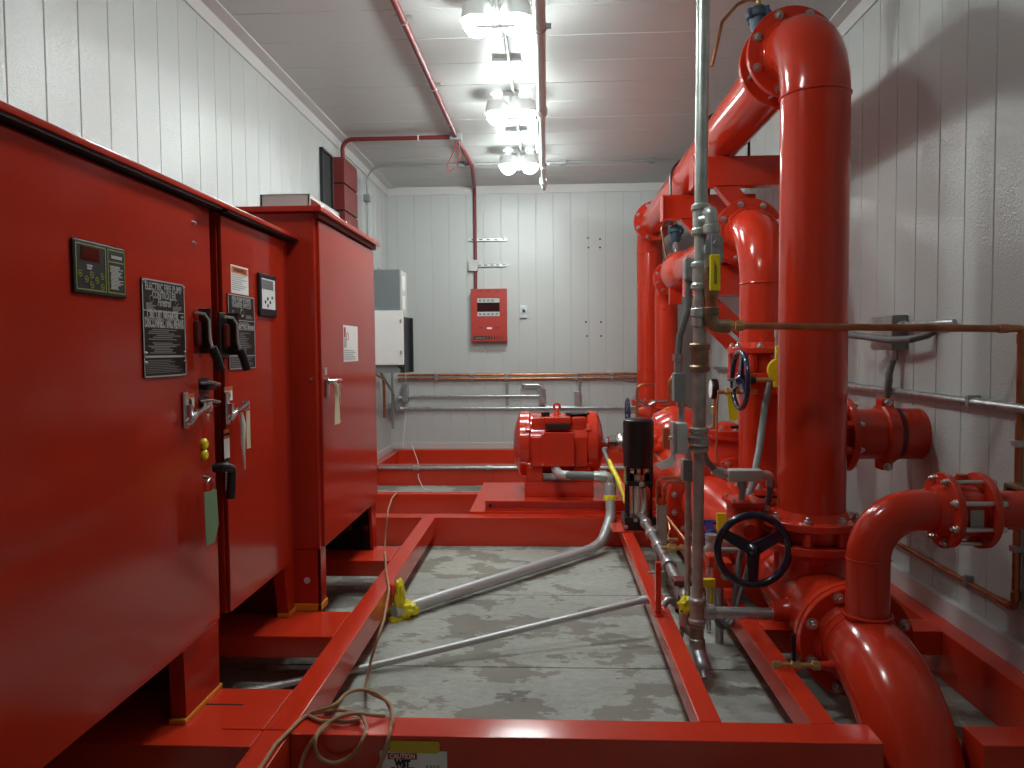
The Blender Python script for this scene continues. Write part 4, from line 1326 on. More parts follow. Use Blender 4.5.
flange(wp, (1.467, 2.60, bz), (1, 0, 0), .13, .024, 8, .012, 1, hub=(.066, 1))
P('pipe', G().cyl((1.467, 2.60, bz), (XR, 2.60, bz), .066, seg=32), 'red', wp)

# stub pipe through the right wall
sz, sy = .95, 3.47
sp = T('stub_pipe', (1.5, sy, sz - .12), 'short red pipe with a bolted coupling entering the right wall behind the nearest riser', 'pipe')
P('pipe', G().cyl((1.20, sy, sz), (XR, sy, sz), .117, seg=40), 'red', sp)
flange(sp, (1.275, sy, sz), (1, 0, 0), .172, .03, 8, .014, 0)
f2 = flange(sp, (1.345, sy, sz), (1, 0, 0), .172, .03, 8, .014, 1)
for k in range(8):
    a = 2 * math.pi * (k + .5) / 8
    P('nut', G().hexp((1.30, sy + .148 * math.cos(a), sz + .148 * math.sin(a)), (1.345, sy + .148 * math.cos(a), sz + .148 * math.sin(a)), .021), 'red', sp)
cp = P('coupling', G().lathe((1.515, sy, sz), (1, 0, 0), [(0, .128), (.008, .137), (.05, .137), (.058, .128)], 40)
       .box((1.515, sy - .035, sz + .125), (1.573, sy + .035, sz + .165), .01).box((1.515, sy - .035, sz - .165), (1.573, sy + .035, sz - .125), .01), 'red', sp)
bolt(cp, (1.544, sy - .035, sz + .148), (0, -1, 0), .015)
bolt(cp, (1.544, sy - .035, sz - .148), (0, -1, 0), .015)
P('joint_band', G().cyl((1.575, sy, sz), (1.60, sy, sz), .1185, seg=40), 'dull_red', sp)

# ------------------------------------------------------------------ suction line and fire pump
sl = T('suction_pipe', (1.05, 3.95, .2), 'red reducing pipe behind the black handwheel leading to the pump', 'pipe')
flange(sl, (PX, 3.575, TZ), (0, 1, 0), .2035, .032, 8, .0165, 1)
P('reducer', G().tube([(PX, 3.6, TZ), (PX - .01, 3.75, TZ + .01), (1.03, 4.05, TZ + .09), (.965, 4.28, TZ + .14), (.95, 4.40, TZ + .145)], .14, 36, radii=[.137, .14, .155, .17, .17]), 'red', sl)
PZ = TZ + .145
flange(sl, (.95, 4.44, PZ), (0, -1, 0), .245, .035, 12, .015, 1)
P('pipe_stand', G().box((.99, 3.95, .10), (1.05, 4.05, .28), .004).box((.93, 3.92, .09), (1.11, 4.08, .105), .003), 'red', sl)
pm = T('fire_pump', (.97, 5.5, .285), 'red horizontal split case fire pump on the frame, right of the red motor', 'pump')
AX = .645
flange(pm, (.95, 4.445, PZ), (0, 1, 0), .245, .035, 12, .015, 0)
P('suction_nozzle', G().tube([(.95, 4.46, PZ), (.95, 4.75, PZ), (.95, 5.05, PZ + .03), (.95, 5.35, PZ + .06)], .17, 36, radii=[.17, .165, .19, .24]), 'red', pm)
P('casing', G().lathe((.74, 5.55, .575), (1, 0, 0), [(0, .18), (.03, .25), (.12, .31), (.22, .325), (.32, .31), (.41, .25), (.44, .18)], 44), 'red', pm)
P('split_flange', G().box((.71, 5.20, .625), (1.25, 5.90, .675), .012), 'red', pm)
P('upper_casing', G().lathe((.76, 5.55, AX + .02), (1, 0, 0), [(0, .12), (.03, .2), (.13, .255), (.20, .265), (.27, .255), (.37, .2), (.40, .12)], 40)
  .ball((.78, 5.40, .70), .10, (1, 1, .8)).ball((.86, 5.27, .68), .09, (1, .8, .8)), 'red', pm)
for k in range(6):
    bolt(pm, (.74 + k * .09, 5.22, .675), (0, 0, 1), .013)
for s in (-1, 1):
    P('bearing_housing', G().lathe((.95 + s * .20, 5.55, AX), (s, 0, 0), [(0, .13), (.06, .10), (.09, .085), (.12, .085), (.125, .06)], 28), 'red', pm)
    P('foot', G().box((.95 + s * .2 - .08, 5.32, .285), (.95 + s * .2 + .08, 5.78, .45), .01), 'red', pm)
P('discharge_nozzle', G().tube([(.98, 5.7, .55), (1.03, 6.1, .50), (1.06, 6.5, .48)], .14, 32, radii=[.2, .15, .137]), 'red', pm)
flange(pm, (1.06, 6.47, .48), (0, 1, 0), .2, .03, 8, .0165, 0)
P('ground_plate', G().box((.60, 5.21, .46), (.68, 5.225, .62), .003), 'red', pm)

dh = T('discharge_header', (1.12, 7.3, .2), 'red discharge pipe header at the foot of the far risers by the back wall', 'pipe')
flange(dh, (1.06, 6.505, .48), (0, 1, 0), .2, .03, 8, .0165, 1)
P('header', G().tube([(1.06, 6.53, .48), (1.08, 6.8, .47), (PX, 7.2, .46), (PX, 8.30, .46)], .137, 32), 'red', dh)
for x, y, r in ((PX, 8.14, .1365), (L2X, 7.72, .118)):
    P('outlet', G().lathe((x, y, .45), (0, 0, 1), [(0, r), (.16, r), (.19, r + .02), (.30, r + .02)], 32), 'red', dh)
    flange(dh, (x, y, .735), (0, 0, 1), .2 if r > .12 else .17, .03, 12, .0125, 0)
P('body_cover', G().lathe((1.02, 7.0, .52), (0, 0, 1), [(0, .12), (.06, .10), (.08, .145), (.11, .145), (.115, .10), (.17, .06), (.22, .03)], 24), 'red', dh)
flange(dh, (1.02, 7.0, .60), (0, 0, 1), .15, .03, 8, .014, 1)
P('stand', G().box((1.04, 7.5, 0), (1.2, 7.6, .35), .006), 'red', dh)
# far valve with blue wheel
fv = T('gate_valve', (.98, 7.2, .55), 'small red valve with a blue handwheel seen edge on, left of the far risers', 'valve', 'geared valves')
wc = Y_(627.5, 412, 7.1)
P('body', G().lathe((1.02, 7.1, wc.z), (-1, 0, 0), [(0, .09), (.05, .10), (.09, .06), (.14, .05), (.16, .03)], 20)
  .cyl((1.0, 7.1, wc.z - .02), (1.0, 7.1, .50), .05, seg=16), 'red', fv)
P('shaft', G().cyl((.88, 7.1, wc.z), (wc.x, 7.1, wc.z), .012, seg=10), 'brass', fv)
handwheel(fv, (wc.x, 7.1, wc.z), (-1, -.02, 0), .125, .012, 'navy')

# discharge check valve with flat bolted cover, left of the shorter riser
cv = T('check_valve', (L2X, 5.02, .3), 'red check valve with a flat round bolted cover behind the shorter riser', 'valve')
zc_ = 1.35 - 80 / 740 * 5.02
P('body', G().lathe((L2X, 5.02, .30), (0, 0, 1), [(0, .15), (.1, .19), (.3, .17), (.40, .135), (zc_ - .36, .135)], 36), 'red', cv)
flange(cv, (L2X, 5.02, zc_ - .06), (0, 0, 1), .175, .03, 10, .013, 0)
flange(cv, (L2X, 5.02, zc_ - .028), (0, 0, 1), .175, .03, 10, .013, 1)
P('cap', G().lathe((L2X - .03, 5.02, zc_), (0, 0, 1), [(0, .10), (.03, .085), (.05, .03)], 24), 'red', cv)
flange(cv, (L2X, 4.86, .45), (0, -1, 0), .19, .03, 8, .0165, 1)
# lower part of the shorter riser
lr = T('riser_spool', (L2X, 4.25, .3), 'red flanged pipe spool under the blue wheel valve, half hidden by the nearest riser', 'pipe')
flange(lr, (L2X, 4.25, 1.182), (0, 0, 1), .2035, .032, 8, .0165, 0)
P('pipe', G().cyl((L2X, 4.25, .57), (L2X, 4.25, 1.19), PR, seg=40), 'red', lr)
flange(lr, (L2X, 4.25, .545), (0, 0, 1), .2035, .032, 8, .0165, 1)
flange(lr, (L2X, 4.25, .50), (0, 0, 1), .2035, .032, 8, .0165, 0)
P('boot', G().lathe((L2X, 4.25, .12), (0, 0, 1), [(0, .12), (.1, .15), (.3, .15), (.38, .137)], 36).cyl((L2X, 4.25, .42), (L2X, 4.85, .45), .137, seg=32), 'red', lr)

# ------------------------------------------------------------------ motor
mo = T('electric_motor', (.07, 5.55, .285), 'large red electric motor in the middle of the room with a square terminal box', 'motor')
MZ, MY, MR = .645, 5.56, .225
P('pedestal', G().box((-.175, 5.32, .285), (.325, 5.80, .395), .006), 'red', mo)
P('body', G().lathe((-.14, MY, MZ), (1, 0, 0), [(0, .20), (.01, MR), (.42, MR), (.43, .20)], 40)
  .box((-.13, MY - .19, MZ - .13), (.28, MY + .19, MZ + .17), .03), 'red', mo)
for s, x in ((-1, -.13), (1, .28)):
    P('end_bell', G().lathe((x, MY, MZ), (s, 0, 0), [(0, MR + .005), (.012, MR + .018), (.075, MR + .018), (.095, MR - .01), (.115, .15), (.13, .08)], 44), 'red', mo)
    for a in (35, 145, 215, 325):
        P('lug', G().box((x + s * .015 - .02, MY - .03, MZ + MR + .0), (x + s * .015 + .04 * 0 + .02, MY + .03, MZ + MR + .03), .006, Matrix.Rotation(math.radians(a - 90), 3, 'X'), (x, MY, MZ)), 'red', mo)
for x0, x1 in ((-.12, .0), (.17, .28)):
    P('side_cover', G().box((x0, MY - .245, MZ - .14), (x1, MY - .17, MZ + .075), .008), 'red', mo)
    P('top_cover', G().box((x0, MY - .19, MZ + .13), (x1, MY + .19, MZ + .215), .02), 'red', mo)
tb = P('terminal_box', G().box((-.045, 5.255, .525), (.178, 5.42, .755), .008), 'red', mo)
P('terminal_cover', G().box((-.052, 5.245, .518), (.185, 5.262, .762), .006), 'red', tb)
for xx in (-.04, .173):
    for zz in (.53, .75):
        bolt(tb, (xx, 5.245, zz), (0, -1, 0), .005)
g = G()
for z, a, b in ((.70, .01, .12), (.675, .03, .115), (.65, .03, .11), (.63, .01, .12)):
    g.box((a, 5.2435, z - .002), (b, 5.246, z + .002))
P('embossing', g, 'alarm_red', tb)
P('air_slot', G().box((-.02, 5.30, .785), (.155, 5.40, .815), .003), 'dark_hole', mo)
P('slot_hood', G().box((-.03, 5.31, .815), (.165, 5.50, .865), .01), 'red', mo)
P('lifting_eye', G().torus((.065, 5.50, .925), (0, 1, 0), .022, .009, 20, 8).lathe((.065, 5.50, .86), (0, 0, 1), [(0, .03), (.03, .018), (.045, .014)], 14), 'red', mo)
P('lid', G().lathe((.22, 5.52, .868), (0, 0, 1), [(0, .085), (.006, .095), (.012, .09), (.016, .05)], 28), 'plate', mo, 'dark round lid')
P('plug_cap', G().lathe((-.02, 5.45, .86), (0, 0, 1), [(0, .03), (.015, .034), (.03, .03)], 16), 'plate', mo)
for x in (-.10, .24):
    P('foot', G().box((x - .06, 5.34, .395), (x + .06, 5.77, .50), .008), 'red', mo)
    bolt(mo, (x - .03, 5.36, .50), (0, 0, 1), .012)
P('shaft', G().cyl((.40, MY, MZ), (.47, MY, MZ), .03, seg=20), 'steel', mo)
sc_ = T('shaft_coupling', (.55, MY, MZ - .07), 'silver shaft coupling between the red motor and the pump', 'coupling')
P('hub', G().lathe((.44, MY, MZ), (1, 0, 0), [(0, .05), (.01, .062), (.06, .062), (.065, .05), (.08, .05)], 28), 'chrome', sc_)
P('sleeve', G().lathe((.52, MY, MZ), (1, 0, 0), [(0, .07), (.02, .078), (.045, .078), (.06, .07)], 28), 'steel', sc_)
P('element', G().cyl((.58, MY, MZ), (.61, MY, MZ), .065, seg=28), 'brass', sc_, 'brassy ring')
P('hub', G().lathe((.61, MY, MZ), (1, 0, 0), [(0, .05), (.01, .06), (.05, .06), (.055, .05)], 28), 'chrome', sc_)

# motor supply conduit: floor run, sweep, elbow, into the terminal box
A = X_(394, 612, -.775)
B = Y_(590, 550, 4.75)
mc = T('motor_conduit', (A.x, A.y, 0), 'thick grey conduit rising from the floor near the yellow wrap to the motor terminal box', 'conduit')
E1 = Y_(609, 477, 5.06)
P('floor_run', G().tube([A, B], .031, 16), 'emt', mc)
Cc = V((E1.x - .005, 4.93, .12))
P('sweep', G().tube([B, Y_(602, 542, 4.86), V((E1.x + .005, 4.98, .22)), V((E1.x + .005, 5.03, .36))], .034, 16, fil=.16), 'emt', mc)
P('coupling', G().cyl((E1.x + .005, 5.03, .34), (E1.x + .005, 5.05, .43), .042, seg=20, bev=.004), 'emt', mc)
P('coupling', G().cyl(B - V((.03, .03, 0)), B + V((.012, .012, 0)), .036, seg=18), 'emt', mc)
P('elbow', G().tube([(E1.x + .005, 5.045, .42), (E1.x + .005, 5.06, E1.z - .0), (E1.x - .10, 5.07, E1.z + .005)], .036, 16, fil=.06).cyl((E1.x - .06, 5.065, E1.z), (E1.x - .02, 5.065, E1.z), .044, seg=18), 'pale_galv', mc)
P('flexible_run', G().tube([(E1.x - .07, 5.07, E1.z + .004), (.12, 5.14, E1.z)], .03, 16), 'flex', mc)
P('box_elbow', G().tube([(.15, 5.135, E1.z), (.08, 5.15, E1.z), (.05, 5.30, .49), (.05, 5.31, .53)], .032, 14, fil=.05), 'emt', mc)
# yellow wrapping at the lower end
wr = T('yellow_wrap', (A.x, A.y, A.z), 'crumpled bright yellow plastic wrap taped round the conduit end beside the left rail', 'wrapping')
q = Y_(403, 609, A.y + .06)
P('wad', G().ball(q, .062, (1.15, .9, .8), 32, 20, .38, 22, 3), 'wrap', wr)
q = Y_(399, 594, A.y + .02)
P('flap', G().ball(q, .062, (.5, .5, 1.25), 24, 16, .35, 20, 9), 'wrap', wr)
q = Y_(396, 621, A.y + .02)
P('tail', G().ball(q, .045, (.9, .8, .8), 20, 14, .4, 22, 14), 'wrap', wr)
q = Y_(392, 589, A.y - .01)
P('red_cap', G().ball(q, .03, (.7, .8, 1), 14, 10), 'red', wr, 'red cap')
# thin conduit lying on the floor
a, b = Z_(262, 690, .02), X_(646, 599.5, .455)
th_ = T('floor_pipe', (a.x, a.y, 0), 'thin steel conduit lying across the floor between the left and right rails', 'conduit')
k = V((-.775, Z_(371, 668, .02).y, .022))
P('run', G().tube([V((-1.35, a.y - .12, .022)), k, b], .0155, 12), 'emt', th_)
P('coupling', G().cyl(b - V((.035, 0.004, .004)), b + V((.004, 0, 0)), .02, seg=14), 'emt', th_)

# ------------------------------------------------------------------ jockey pump
JX, JY = .575, 4.74
jp = T('jockey_pump', (JX, JY, BT), 'black topped vertical jockey pump standing on the end of the right floor rail', 'pump')
P('base', G().box((JX - .10, JY - .10, BT + .008), (JX + .10, JY + .10, BT + .09), .006), 'black', jp)
for sx_ in (-.09, -.03, .04, .09):
    bolt(jp, (JX + sx_, JY - .10, BT + (.03 if abs(sx_) > .05 else .075)), (0, -1, 0), .011)
P('sleeve', G().cyl((JX, JY, BT + .08), (JX, JY, .56), .062, seg=28, bev=.006), 'steel', jp, 'stainless pump barrel')
P('side_outlet', G().tube([(JX + .03, JY - .06, BT + .10), (JX + .035, JY - .075, .40), (JX + .03, JY - .06, .47)], .036, 16), 'steel', jp)
for sx_ in (-1, 1):
    for sy_ in (-1, 1):
        P('tie_rod', G().cyl((JX + sx_ * .072, JY + sy_ * .06, BT + .08), (JX + sx_ * .072, JY + sy_ * .06, .60), .009, seg=10), 'black', jp)
P('bracket', G().box((JX - .085, JY - .085, .485), (JX + .085, JY + .085, .515), .008).box((JX - .085, JY - .07, .515), (JX - .06, JY + .07, .61), .005).box((JX + .06, JY - .07, .515), (JX + .085, JY + .07, .61), .005), 'black', jp)
P('coupling', G().cyl((JX, JY, .51), (JX, JY, .61), .03, seg=20), 'chrome', jp)
bolt(jp, (JX + .01, JY - .085, .50), (0, -1, 0), .015)
P('motor', G().lathe((JX, JY, .595), (0, 0, 1), [(0, .085), (.008, .096), (.285, .098), (.302, .094), (.312, .075), (.315, .02)], 36), 'black', jp)
jl = T('jockey_pipe', (JX, 3.9, BT), 'silver pipe sloping along the right floor rail from the jockey pump towards the tall pipe', 'pipe')
p0, p1 = V((JX + .01, JY - .13, .30)), V((.585, 3.03, .285))
P('pipe', G().tube([V((JX, JY - .07, .30)), p0, p1], .023, 16), 'galv', jl)
dd = (p1 - p0).normalized()
for s_ in (.12, .36, .62, .95):
    c = p0 + dd * s_
    P('union', G().lathe(c, dd, [(0, .027), (.01, .034), (.06, .034), (.07, .027)], 18), 'old_galv' if s_ in (.36,) else 'galv', jl)
P('clamp', G().torus(p0 + dd * 1.02, dd, .03, .006, 18, 6).box(p0 + dd * 1.02 + V((-.1, -.01, -.035)), p0 + dd * 1.02 + V((.0, .01, -.025))), 'galv', jl)
bq = Y_(672, 548, 3.75)
bb = T('test_cock', (bq.x, bq.y, bq.z), 'brass cock and fittings on the side of the jockey pump pipe', 'valve')
P('body', G().cyl((.57, 3.75, bq.z), (bq.x + .06, 3.75, bq.z), .011, seg=12).hexp((.60, 3.75, bq.z), (.635, 3.75, bq.z), .02).hexp((bq.x - .02, 3.75, bq.z), (bq.x + .02, 3.75, bq.z), .024).hexp((bq.x + .04, 3.75, bq.z), (bq.x + .07, 3.75, bq.z), .018), 'brass', bb)
P('handle', G().box((bq.x - .025, 3.74, bq.z + .035), (bq.x + .03, 3.76, bq.z + .05), .004).cyl((bq.x, 3.75, bq.z), (bq.x, 3.75, bq.z + .04), .008, seg=10), 'brass', bb)
t0 = Y_(668, 518, 4.1)
P('sensing_tube', G().tube([t0, Y_(670, 530, 4.0), Y_(668, 536, 3.9), (bq.x, 3.77, bq.z + .02)], .006, 8, fil=.02), 'copper', bb, 'copper sensing tube')
S('sensing_tube', G().tube([Y_(667, 517, 4.1), Y_(692, 549, 3.6), Y_(696, 562, 3.4)], .008, 8), 'copper', 'thin straight copper tube slanting from the strut post towards the tall pipe', 'tube')
a = Y_(662, 505, 4.2)
S('strut_post', G().box((a.x - .028, 4.18, 0), (a.x + .028, 4.186, a.z)).box((a.x - .028, 4.18, 0), (a.x - .024, 4.22, a.z)).box((a.x + .024, 4.18, 0), (a.x + .028, 4.22, a.z)), 'old_galv',
  'upright galvanised strut post standing on the floor beside the jockey pump pipe', 'strut')
# copper sensing tubes from the red valve region into the post
for (pts, lab) in (([(657, 507, 4.25), (657, 481, 4.25), (662, 478, 4.2), (690, 477, 3.6)], 'upper bent copper tube behind the grey conduit box, above the strut post'),
                   ([(663, 507, 4.22), (663, 487, 4.22), (668, 482, 4.2), (690, 481, 3.6)], 'lower bent copper tube behind the grey conduit box, above the strut post')):
    S('sensing_tube', G().tube([Y_(*q) for q in pts], .009, 8, fil=.04), 'copper', lab, 'tube', 'bent copper tubes')
S('sensing_tube', G().tube([Y_(637, 422, 6.6), Y_(637, 387, 6.6), Y_(643, 384, 6.6), Y_(655, 385, 6.6)], .012, 8, fil=.08), 'copper', 'bent copper tube in front of the far risers', 'tube')
S('sensing_tube', G().tube([Y_(682, 374, 5.6), Y_(670, 377, 5.6), Y_(668, 410, 5.6), Y_(652, 432, 5.6)], .012, 8, fil=.08), 'copper', 'bent copper tube rising behind the grey conduit box from the pump', 'tube')
q = Y_(665, 416, 5.5)
S('yellow_tag', G().prism([(q.x - .025, 5.5, q.z - .08), (q.x + .012, 5.5, q.z - .08), (q.x + .025, 5.49, q.z + .06), (q.x - .005, 5.49, q.z + .06)], (0, .003, 0)), 'yellow',
  'small yellow tag hanging from copper tube above the pump, left of the grey boxes', 'tag')
S('tube_fitting', G().tube([Y_(637, 399, 7.0), Y_(647, 406, 7.0), Y_(655, 402, 7.0), Y_(668, 401, 7.0)], .018, 8, fil=.05), 'steel', 'silver lever and fitting in front of the far risers', 'fitting')
# orange red box behind the grey boxes
a, b = Y_(663, 428, 4.9), Y_(673, 449, 4.9)
S('pump_bracket', G().box((a.x, 4.88, b.z), (b.x, 4.96, a.z), .004), 'rust', 'flat orange red box plate above the pump, beside the small light grey box', 'box')
# ------------------------------------------------------------------ tall grey pipe in front of the loops
TY = 3.0


def tp(py, off=0.0):
    """point on the tall pipe's axis at the height of a photo row"""
    q = Y_(700, py, TY)
    x = .600 + (q.z - .15) * .0068
    return V((x + off, TY, q.z))


gp = T('tall_pipe', (.60, TY, .10), 'tall weathered galvanised pipe standing free in front of the red loops, floor to ceiling', 'pipe')
top = V((.62, TY, ZC))
P('pipe', G().tube([tp(238), top], .0255, 20), 'pale_galv', gp)
P('pipe', G().tube([tp(300), tp(238)], .0255, 20), 'pale_galv', gp)
P('pipe', G().tube([tp(440), tp(300)], .0265, 20), 'old_galv', gp)
P('pipe', G().tube([tp(604), tp(440)], .0225, 20), 'old_galv', gp)


def band(p, q, r, m='old_galv', name='coupling', hexa=False):
    L = (q - p).length
    g = G()
    if hexa:
        g.hexp(p, q, r, 8)
    else:
        g.lathe(p, q - p, [(0, r * .94), (L * .06, r * 1.13), (L * .18, r * 1.13), (L * .24, r * .96), (L * .76, r * .96), (L * .82, r * 1.13), (L * .94, r * 1.13), (L, r * .94)], 22)
    return P(name, g, m, gp)


band(tp(236), tp(204), .034, 'pale_galv', 'tee')
band(tp(290), tp(262), .034, 'pale_galv', 'tee')
band(tp(317), tp(308), .038, 'pale_galv', 'union', True)
band(tp(327), tp(317), .034, 'old_galv', 'union', True)
band(tp(372), tp(343), .037, 'bronze', 'coupling')
band(tp(452), tp(427), .035, 'old_galv', 'coupling')
band(tp(446), tp(436), .041, 'galv', 'clamp')
band(tp(624), tp(597), .032, 'old_galv', 'tee')
band(tp(642), tp(624), .028, 'old_galv', 'coupling')
# bottom street elbow with plug, turned towards the camera
b0 = tp(640)
P('drain_elbow', G().tube([b0, b0 + V((.002, -.005, -.045)), b0 + V((.006, -.05, -.075))], .033, 18, fil=.03)
  .lathe(b0 + V((.006, -.045, -.072)), V((.05, -.75, -.65)), [(0, .033), (.02, .036), (.035, .03), (.04, .018), (.07, .016)], 16), 'galv', gp)
n0 = tp(612)
P('nipple', G().cyl((n0.x, TY, n0.z), (PX - .19, TY, n0.z - .006), .0235, seg=20).cyl((n0.x + .02, TY, n0.z), (n0.x + .07, TY, n0.z), .032, seg=18, bev=.004), 'galv', gp)
# branch: elbow, ball valve, copper drop
e0 = tp(222)
e1 = V((Y_(711, 212, 2.96).x, 2.96, Y_(711, 212, 2.96).z))
P('branch_elbow', G().tube([e0, V((e0.x + .02, 2.985, e1.z)), e1, e1 + V((.003, 0, -.07))], .027, 16, fil=.035)
  .cyl(e1 + V((.003, 0, -.05)), e1 + V((.003, 0, -.085)), .034, seg=18, bev=.004).cyl(e0, e0 + V((.028, -.015, .0)), .036, seg=18), 'pale_galv', gp)
vb = T('ball_valve', (e1.x, 2.96, e1.z - .3), 'bronze ball valve with a long yellow handle on the side of the tall grey pipe', 'valve')
ex = e1.x + .003
P('neck', G().cyl((ex, 2.96, e1.z - .07), (ex, 2.96, e1.z - .13), .022, seg=16).hexp((ex, 2.96, e1.z - .13), (ex, 2.96, e1.z - .16), .032), 'galv', vb)
P('body', G().lathe((ex, 2.96, e1.z - .33), (0, 0, 1), [(0, .028), (.03, .028), (.05, .034), (.09, .036), (.12, .034), (.14, .028), (.175, .028)], 20), 'bronze', vb)
P('bracket_plate', G().prism([(ex - .035, 2.925, e1.z - .22), (ex - .03, 2.925, e1.z - .12), (ex + .0, 2.925, e1.z - .09), (ex + .035, 2.925, e1.z - .10), (ex + .04, 2.925, e1.z - .20)], (0, .006, 0)), 'galv', vb)
hb = Y_(715, 266, 2.90)
h_ = P('handle', G().box((hb.x - .014, 2.90, hb.z - .09), (hb.x + .016, 2.912, hb.z + .125), .003), 'galv', vb)
P('grip', G().box((hb.x - .019, 2.895, hb.z - .095), (hb.x + .021, 2.917, hb.z + .045), .006), 'yellow', h_, 'yellow sleeve')
for k in range(3):
    P('grip_print', G().box((hb.x - .004 + k * .004, 2.8945, hb.z - .07), (hb.x - .002 + k * .004, 2.8945 + .001, hb.z + .02 - k * .01)), 'print_black', h_)
P('stem_nut', G().hexp((ex + .006, 2.95, hb.z + .085), (ex + .006, 2.89, hb.z + .085), .016), 'bolt', vb)
cz = Y_(716, 326, 2.93).z
yd_ = X_(1019, 450, 1.682).y
dst = V((1.66, yd_, cz - .026))
cl = T('copper_line', (ex, 2.96, cz), 'long copper pipe from the yellow handled valve across the nearest riser to the right wall', 'pipe')
P('drop', G().cyl((ex, 2.96, e1.z - .31), (ex, 2.96, cz + .06), .0255, seg=18), 'copper', cl)
P('elbow', G().tube([(ex, 2.96, cz + .07), (ex, 2.96, cz), (ex + .07, 2.945, cz)], .0275, 16, fil=.05).cyl((ex, 2.96, cz + .045), (ex, 2.96, cz + .075), .031, seg=18, bev=.003), 'bronze', cl)
P('union', G().hexp((ex + .06, 2.947, cz), (ex + .085, 2.943, cz), .024).hexp((ex + .09, 2.942, cz), (ex + .12, 2.938, cz), .024), 'brass', cl)
P('run', G().tube([(ex + .1, 2.942, cz), dst - V((.05, 0, 0)), dst], .0135, 14), 'copper', cl)
zb_ = .40
P('wall_drop', G().tube([dst, dst + V((.022, .0, 0)), (1.682, yd_, cz - .1), (1.682, yd_, zb_ + .04), (1.682, yd_ + .01, zb_), (1.682, yd_ + .1, zb_)], .0135, 14, fil=.02), 'copper', cl)
P('wall_run', G().cyl((1.682, yd_ + .08, zb_), (1.682, 6.6, zb_), .011, seg=12), 'copper', cl)
for p_, d_ in ((V((1.682, yd_, cz - .08)), (0, 0, 1)), (V((1.682, yd_, zb_ + .03)), (0, 0, 1)), (V((1.682, yd_ + .03, zb_)), (0, 1, 0)), (dst - V((.06, 0, 0)), (1, 0, 0))):
    P('joint', G().cyl(p_, p_ + V(d_) * .035, .0165, seg=14, bev=.002), 'copper', cl)
for y in (3.02, 4.2):
    P('clip', G().box((1.668, y - .012, zb_ - .018), (XR, y + .012, zb_ + .03), .003), 'grey', cl)
for z in (.62, 1.0):
    P('clip', G().box((1.664, yd_ - .018, z - .012), (XR, yd_ + .018, z + .012), .003), 'galv', cl)
q = X_(1010, 490, 1.66)
S('wall_sleeve', G().box((1.63, 2.50, bz + .06), (XR, 2.72, bz + .075), .004).box((1.63, 2.70, bz - .05), (XR, 2.72, bz + .07), .004), 'bronze', 'bronze coloured bracket plate over the flanged wall pipe at the right edge', 'bracket')

# electrical boxes hung on the tall pipe
a, b = Y_(679.5, 373, 3.02), Y_(691, 402, 3.02)
a.x -= .022
b.x -= .022
eb = T('conduit_box', ((a.x + b.x) / 2, 3.05, b.z), 'dark grey conduit box left of the tall pipe with a flexible conduit on top', 'conduit box', 'conduit boxes on the tall pipe')
P('body', G().box((a.x, 3.02, b.z), (b.x, 3.08, a.z), .006), 'grey', eb)
xm = (a.x + b.x) / 2
P('connector', G().cyl((xm, 3.05, a.z), (xm, 3.05, a.z + .05), .018, seg=14).cyl((xm, 3.05, a.z + .05), (xm, 3.05, a.z + .075), .023, seg=14), 'galv', eb)
t1 = Y_(691, 266, 3.05)
P('flexible_conduit', G().tube([(xm, 3.05, a.z + .07), (xm + .005, 3.05, a.z + .15), Y_(688, 310, 3.05), t1 - V((.01, 0, .08)), t1], .014, 12), 'flex', eb)
P('top_elbow', G().box((t1.x - .03, 3.02, t1.z - .06), (t1.x + .018, 3.08, t1.z + .035), .012).cyl((t1.x, 3.05, t1.z - .01), (t1.x + .05, 3.03, t1.z - .01), .016, seg=12), 'galv', eb)
P('nipple', G().cyl((xm + .012, 3.05, b.z), (xm + .012, 3.05, b.z - .11), .013, seg=14).cyl((xm + .012, 3.05, b.z), (xm + .012, 3.05, b.z - .02), .02, seg=14), 'galv', eb)
a2, b2 = Y_(672.5, 423, 3.0), Y_(687.5, 454, 3.0)
fb = T('switch_box', ((a2.x + b2.x) / 2, 3.03, b2.z), 'light grey switch box clamped to the tall pipe below the dark conduit box', 'switch box', 'conduit boxes on the tall pipe')
P('body', G().box((a2.x + .012, 2.99, b2.z), (b2.x, 3.06, a2.z), .004), 'light_grey', fb)
P('cover', G().box((a2.x, 2.985, b2.z + .004), (a2.x + .012, 3.065, a2.z + .004), .003), 'pale_galv', fb)
P('cover_screw', G().cyl((a2.x - .012, 3.02, (a2.z + b2.z) / 2), (a2.x, 3.02, (a2.z + b2.z) / 2), .008, seg=10), 'bolt', fb)
P('pipe_hub', G().cyl((b2.x, 3.02, (a2.z + b2.z) / 2 - .0), (b2.x + .05, 3.01, (a2.z + b2.z) / 2), .015, seg=14), 'galv', fb)
wt = [Y_(*q, 3.03) for q in ((671, 449), (676, 449), (676, 460), (674, 466), (662, 470), (654, 464), (667, 459), (671, 455))]
S('white_tag', G().prism(wt, (0, .0015, 0)), 'paper', 'bright white paper tag hanging from the light grey switch box on the tall pipe', 'tag')
a3, b3 = Y_(682.5, 462, 3.05), Y_(691, 476, 3.05)
lb_ = T('conduit_box', ((a3.x + b3.x) / 2, 3.07, b3.z), 'small dark grey conduit box heading the thin upright conduit beside the tall pipe', 'conduit box', 'conduit boxes on the tall pipe')
P('body', G().box((a3.x, 3.04, b3.z - .02), (b3.x + .006, 3.10, a3.z + .01), .006), 'grey', lb_)
xm3 = (a3.x + b3.x) / 2 + .01
P('connector', G().cyl((xm3, 3.07, a3.z), (xm3, 3.07, a3.z + .055), .014, seg=12), 'galv', lb_)
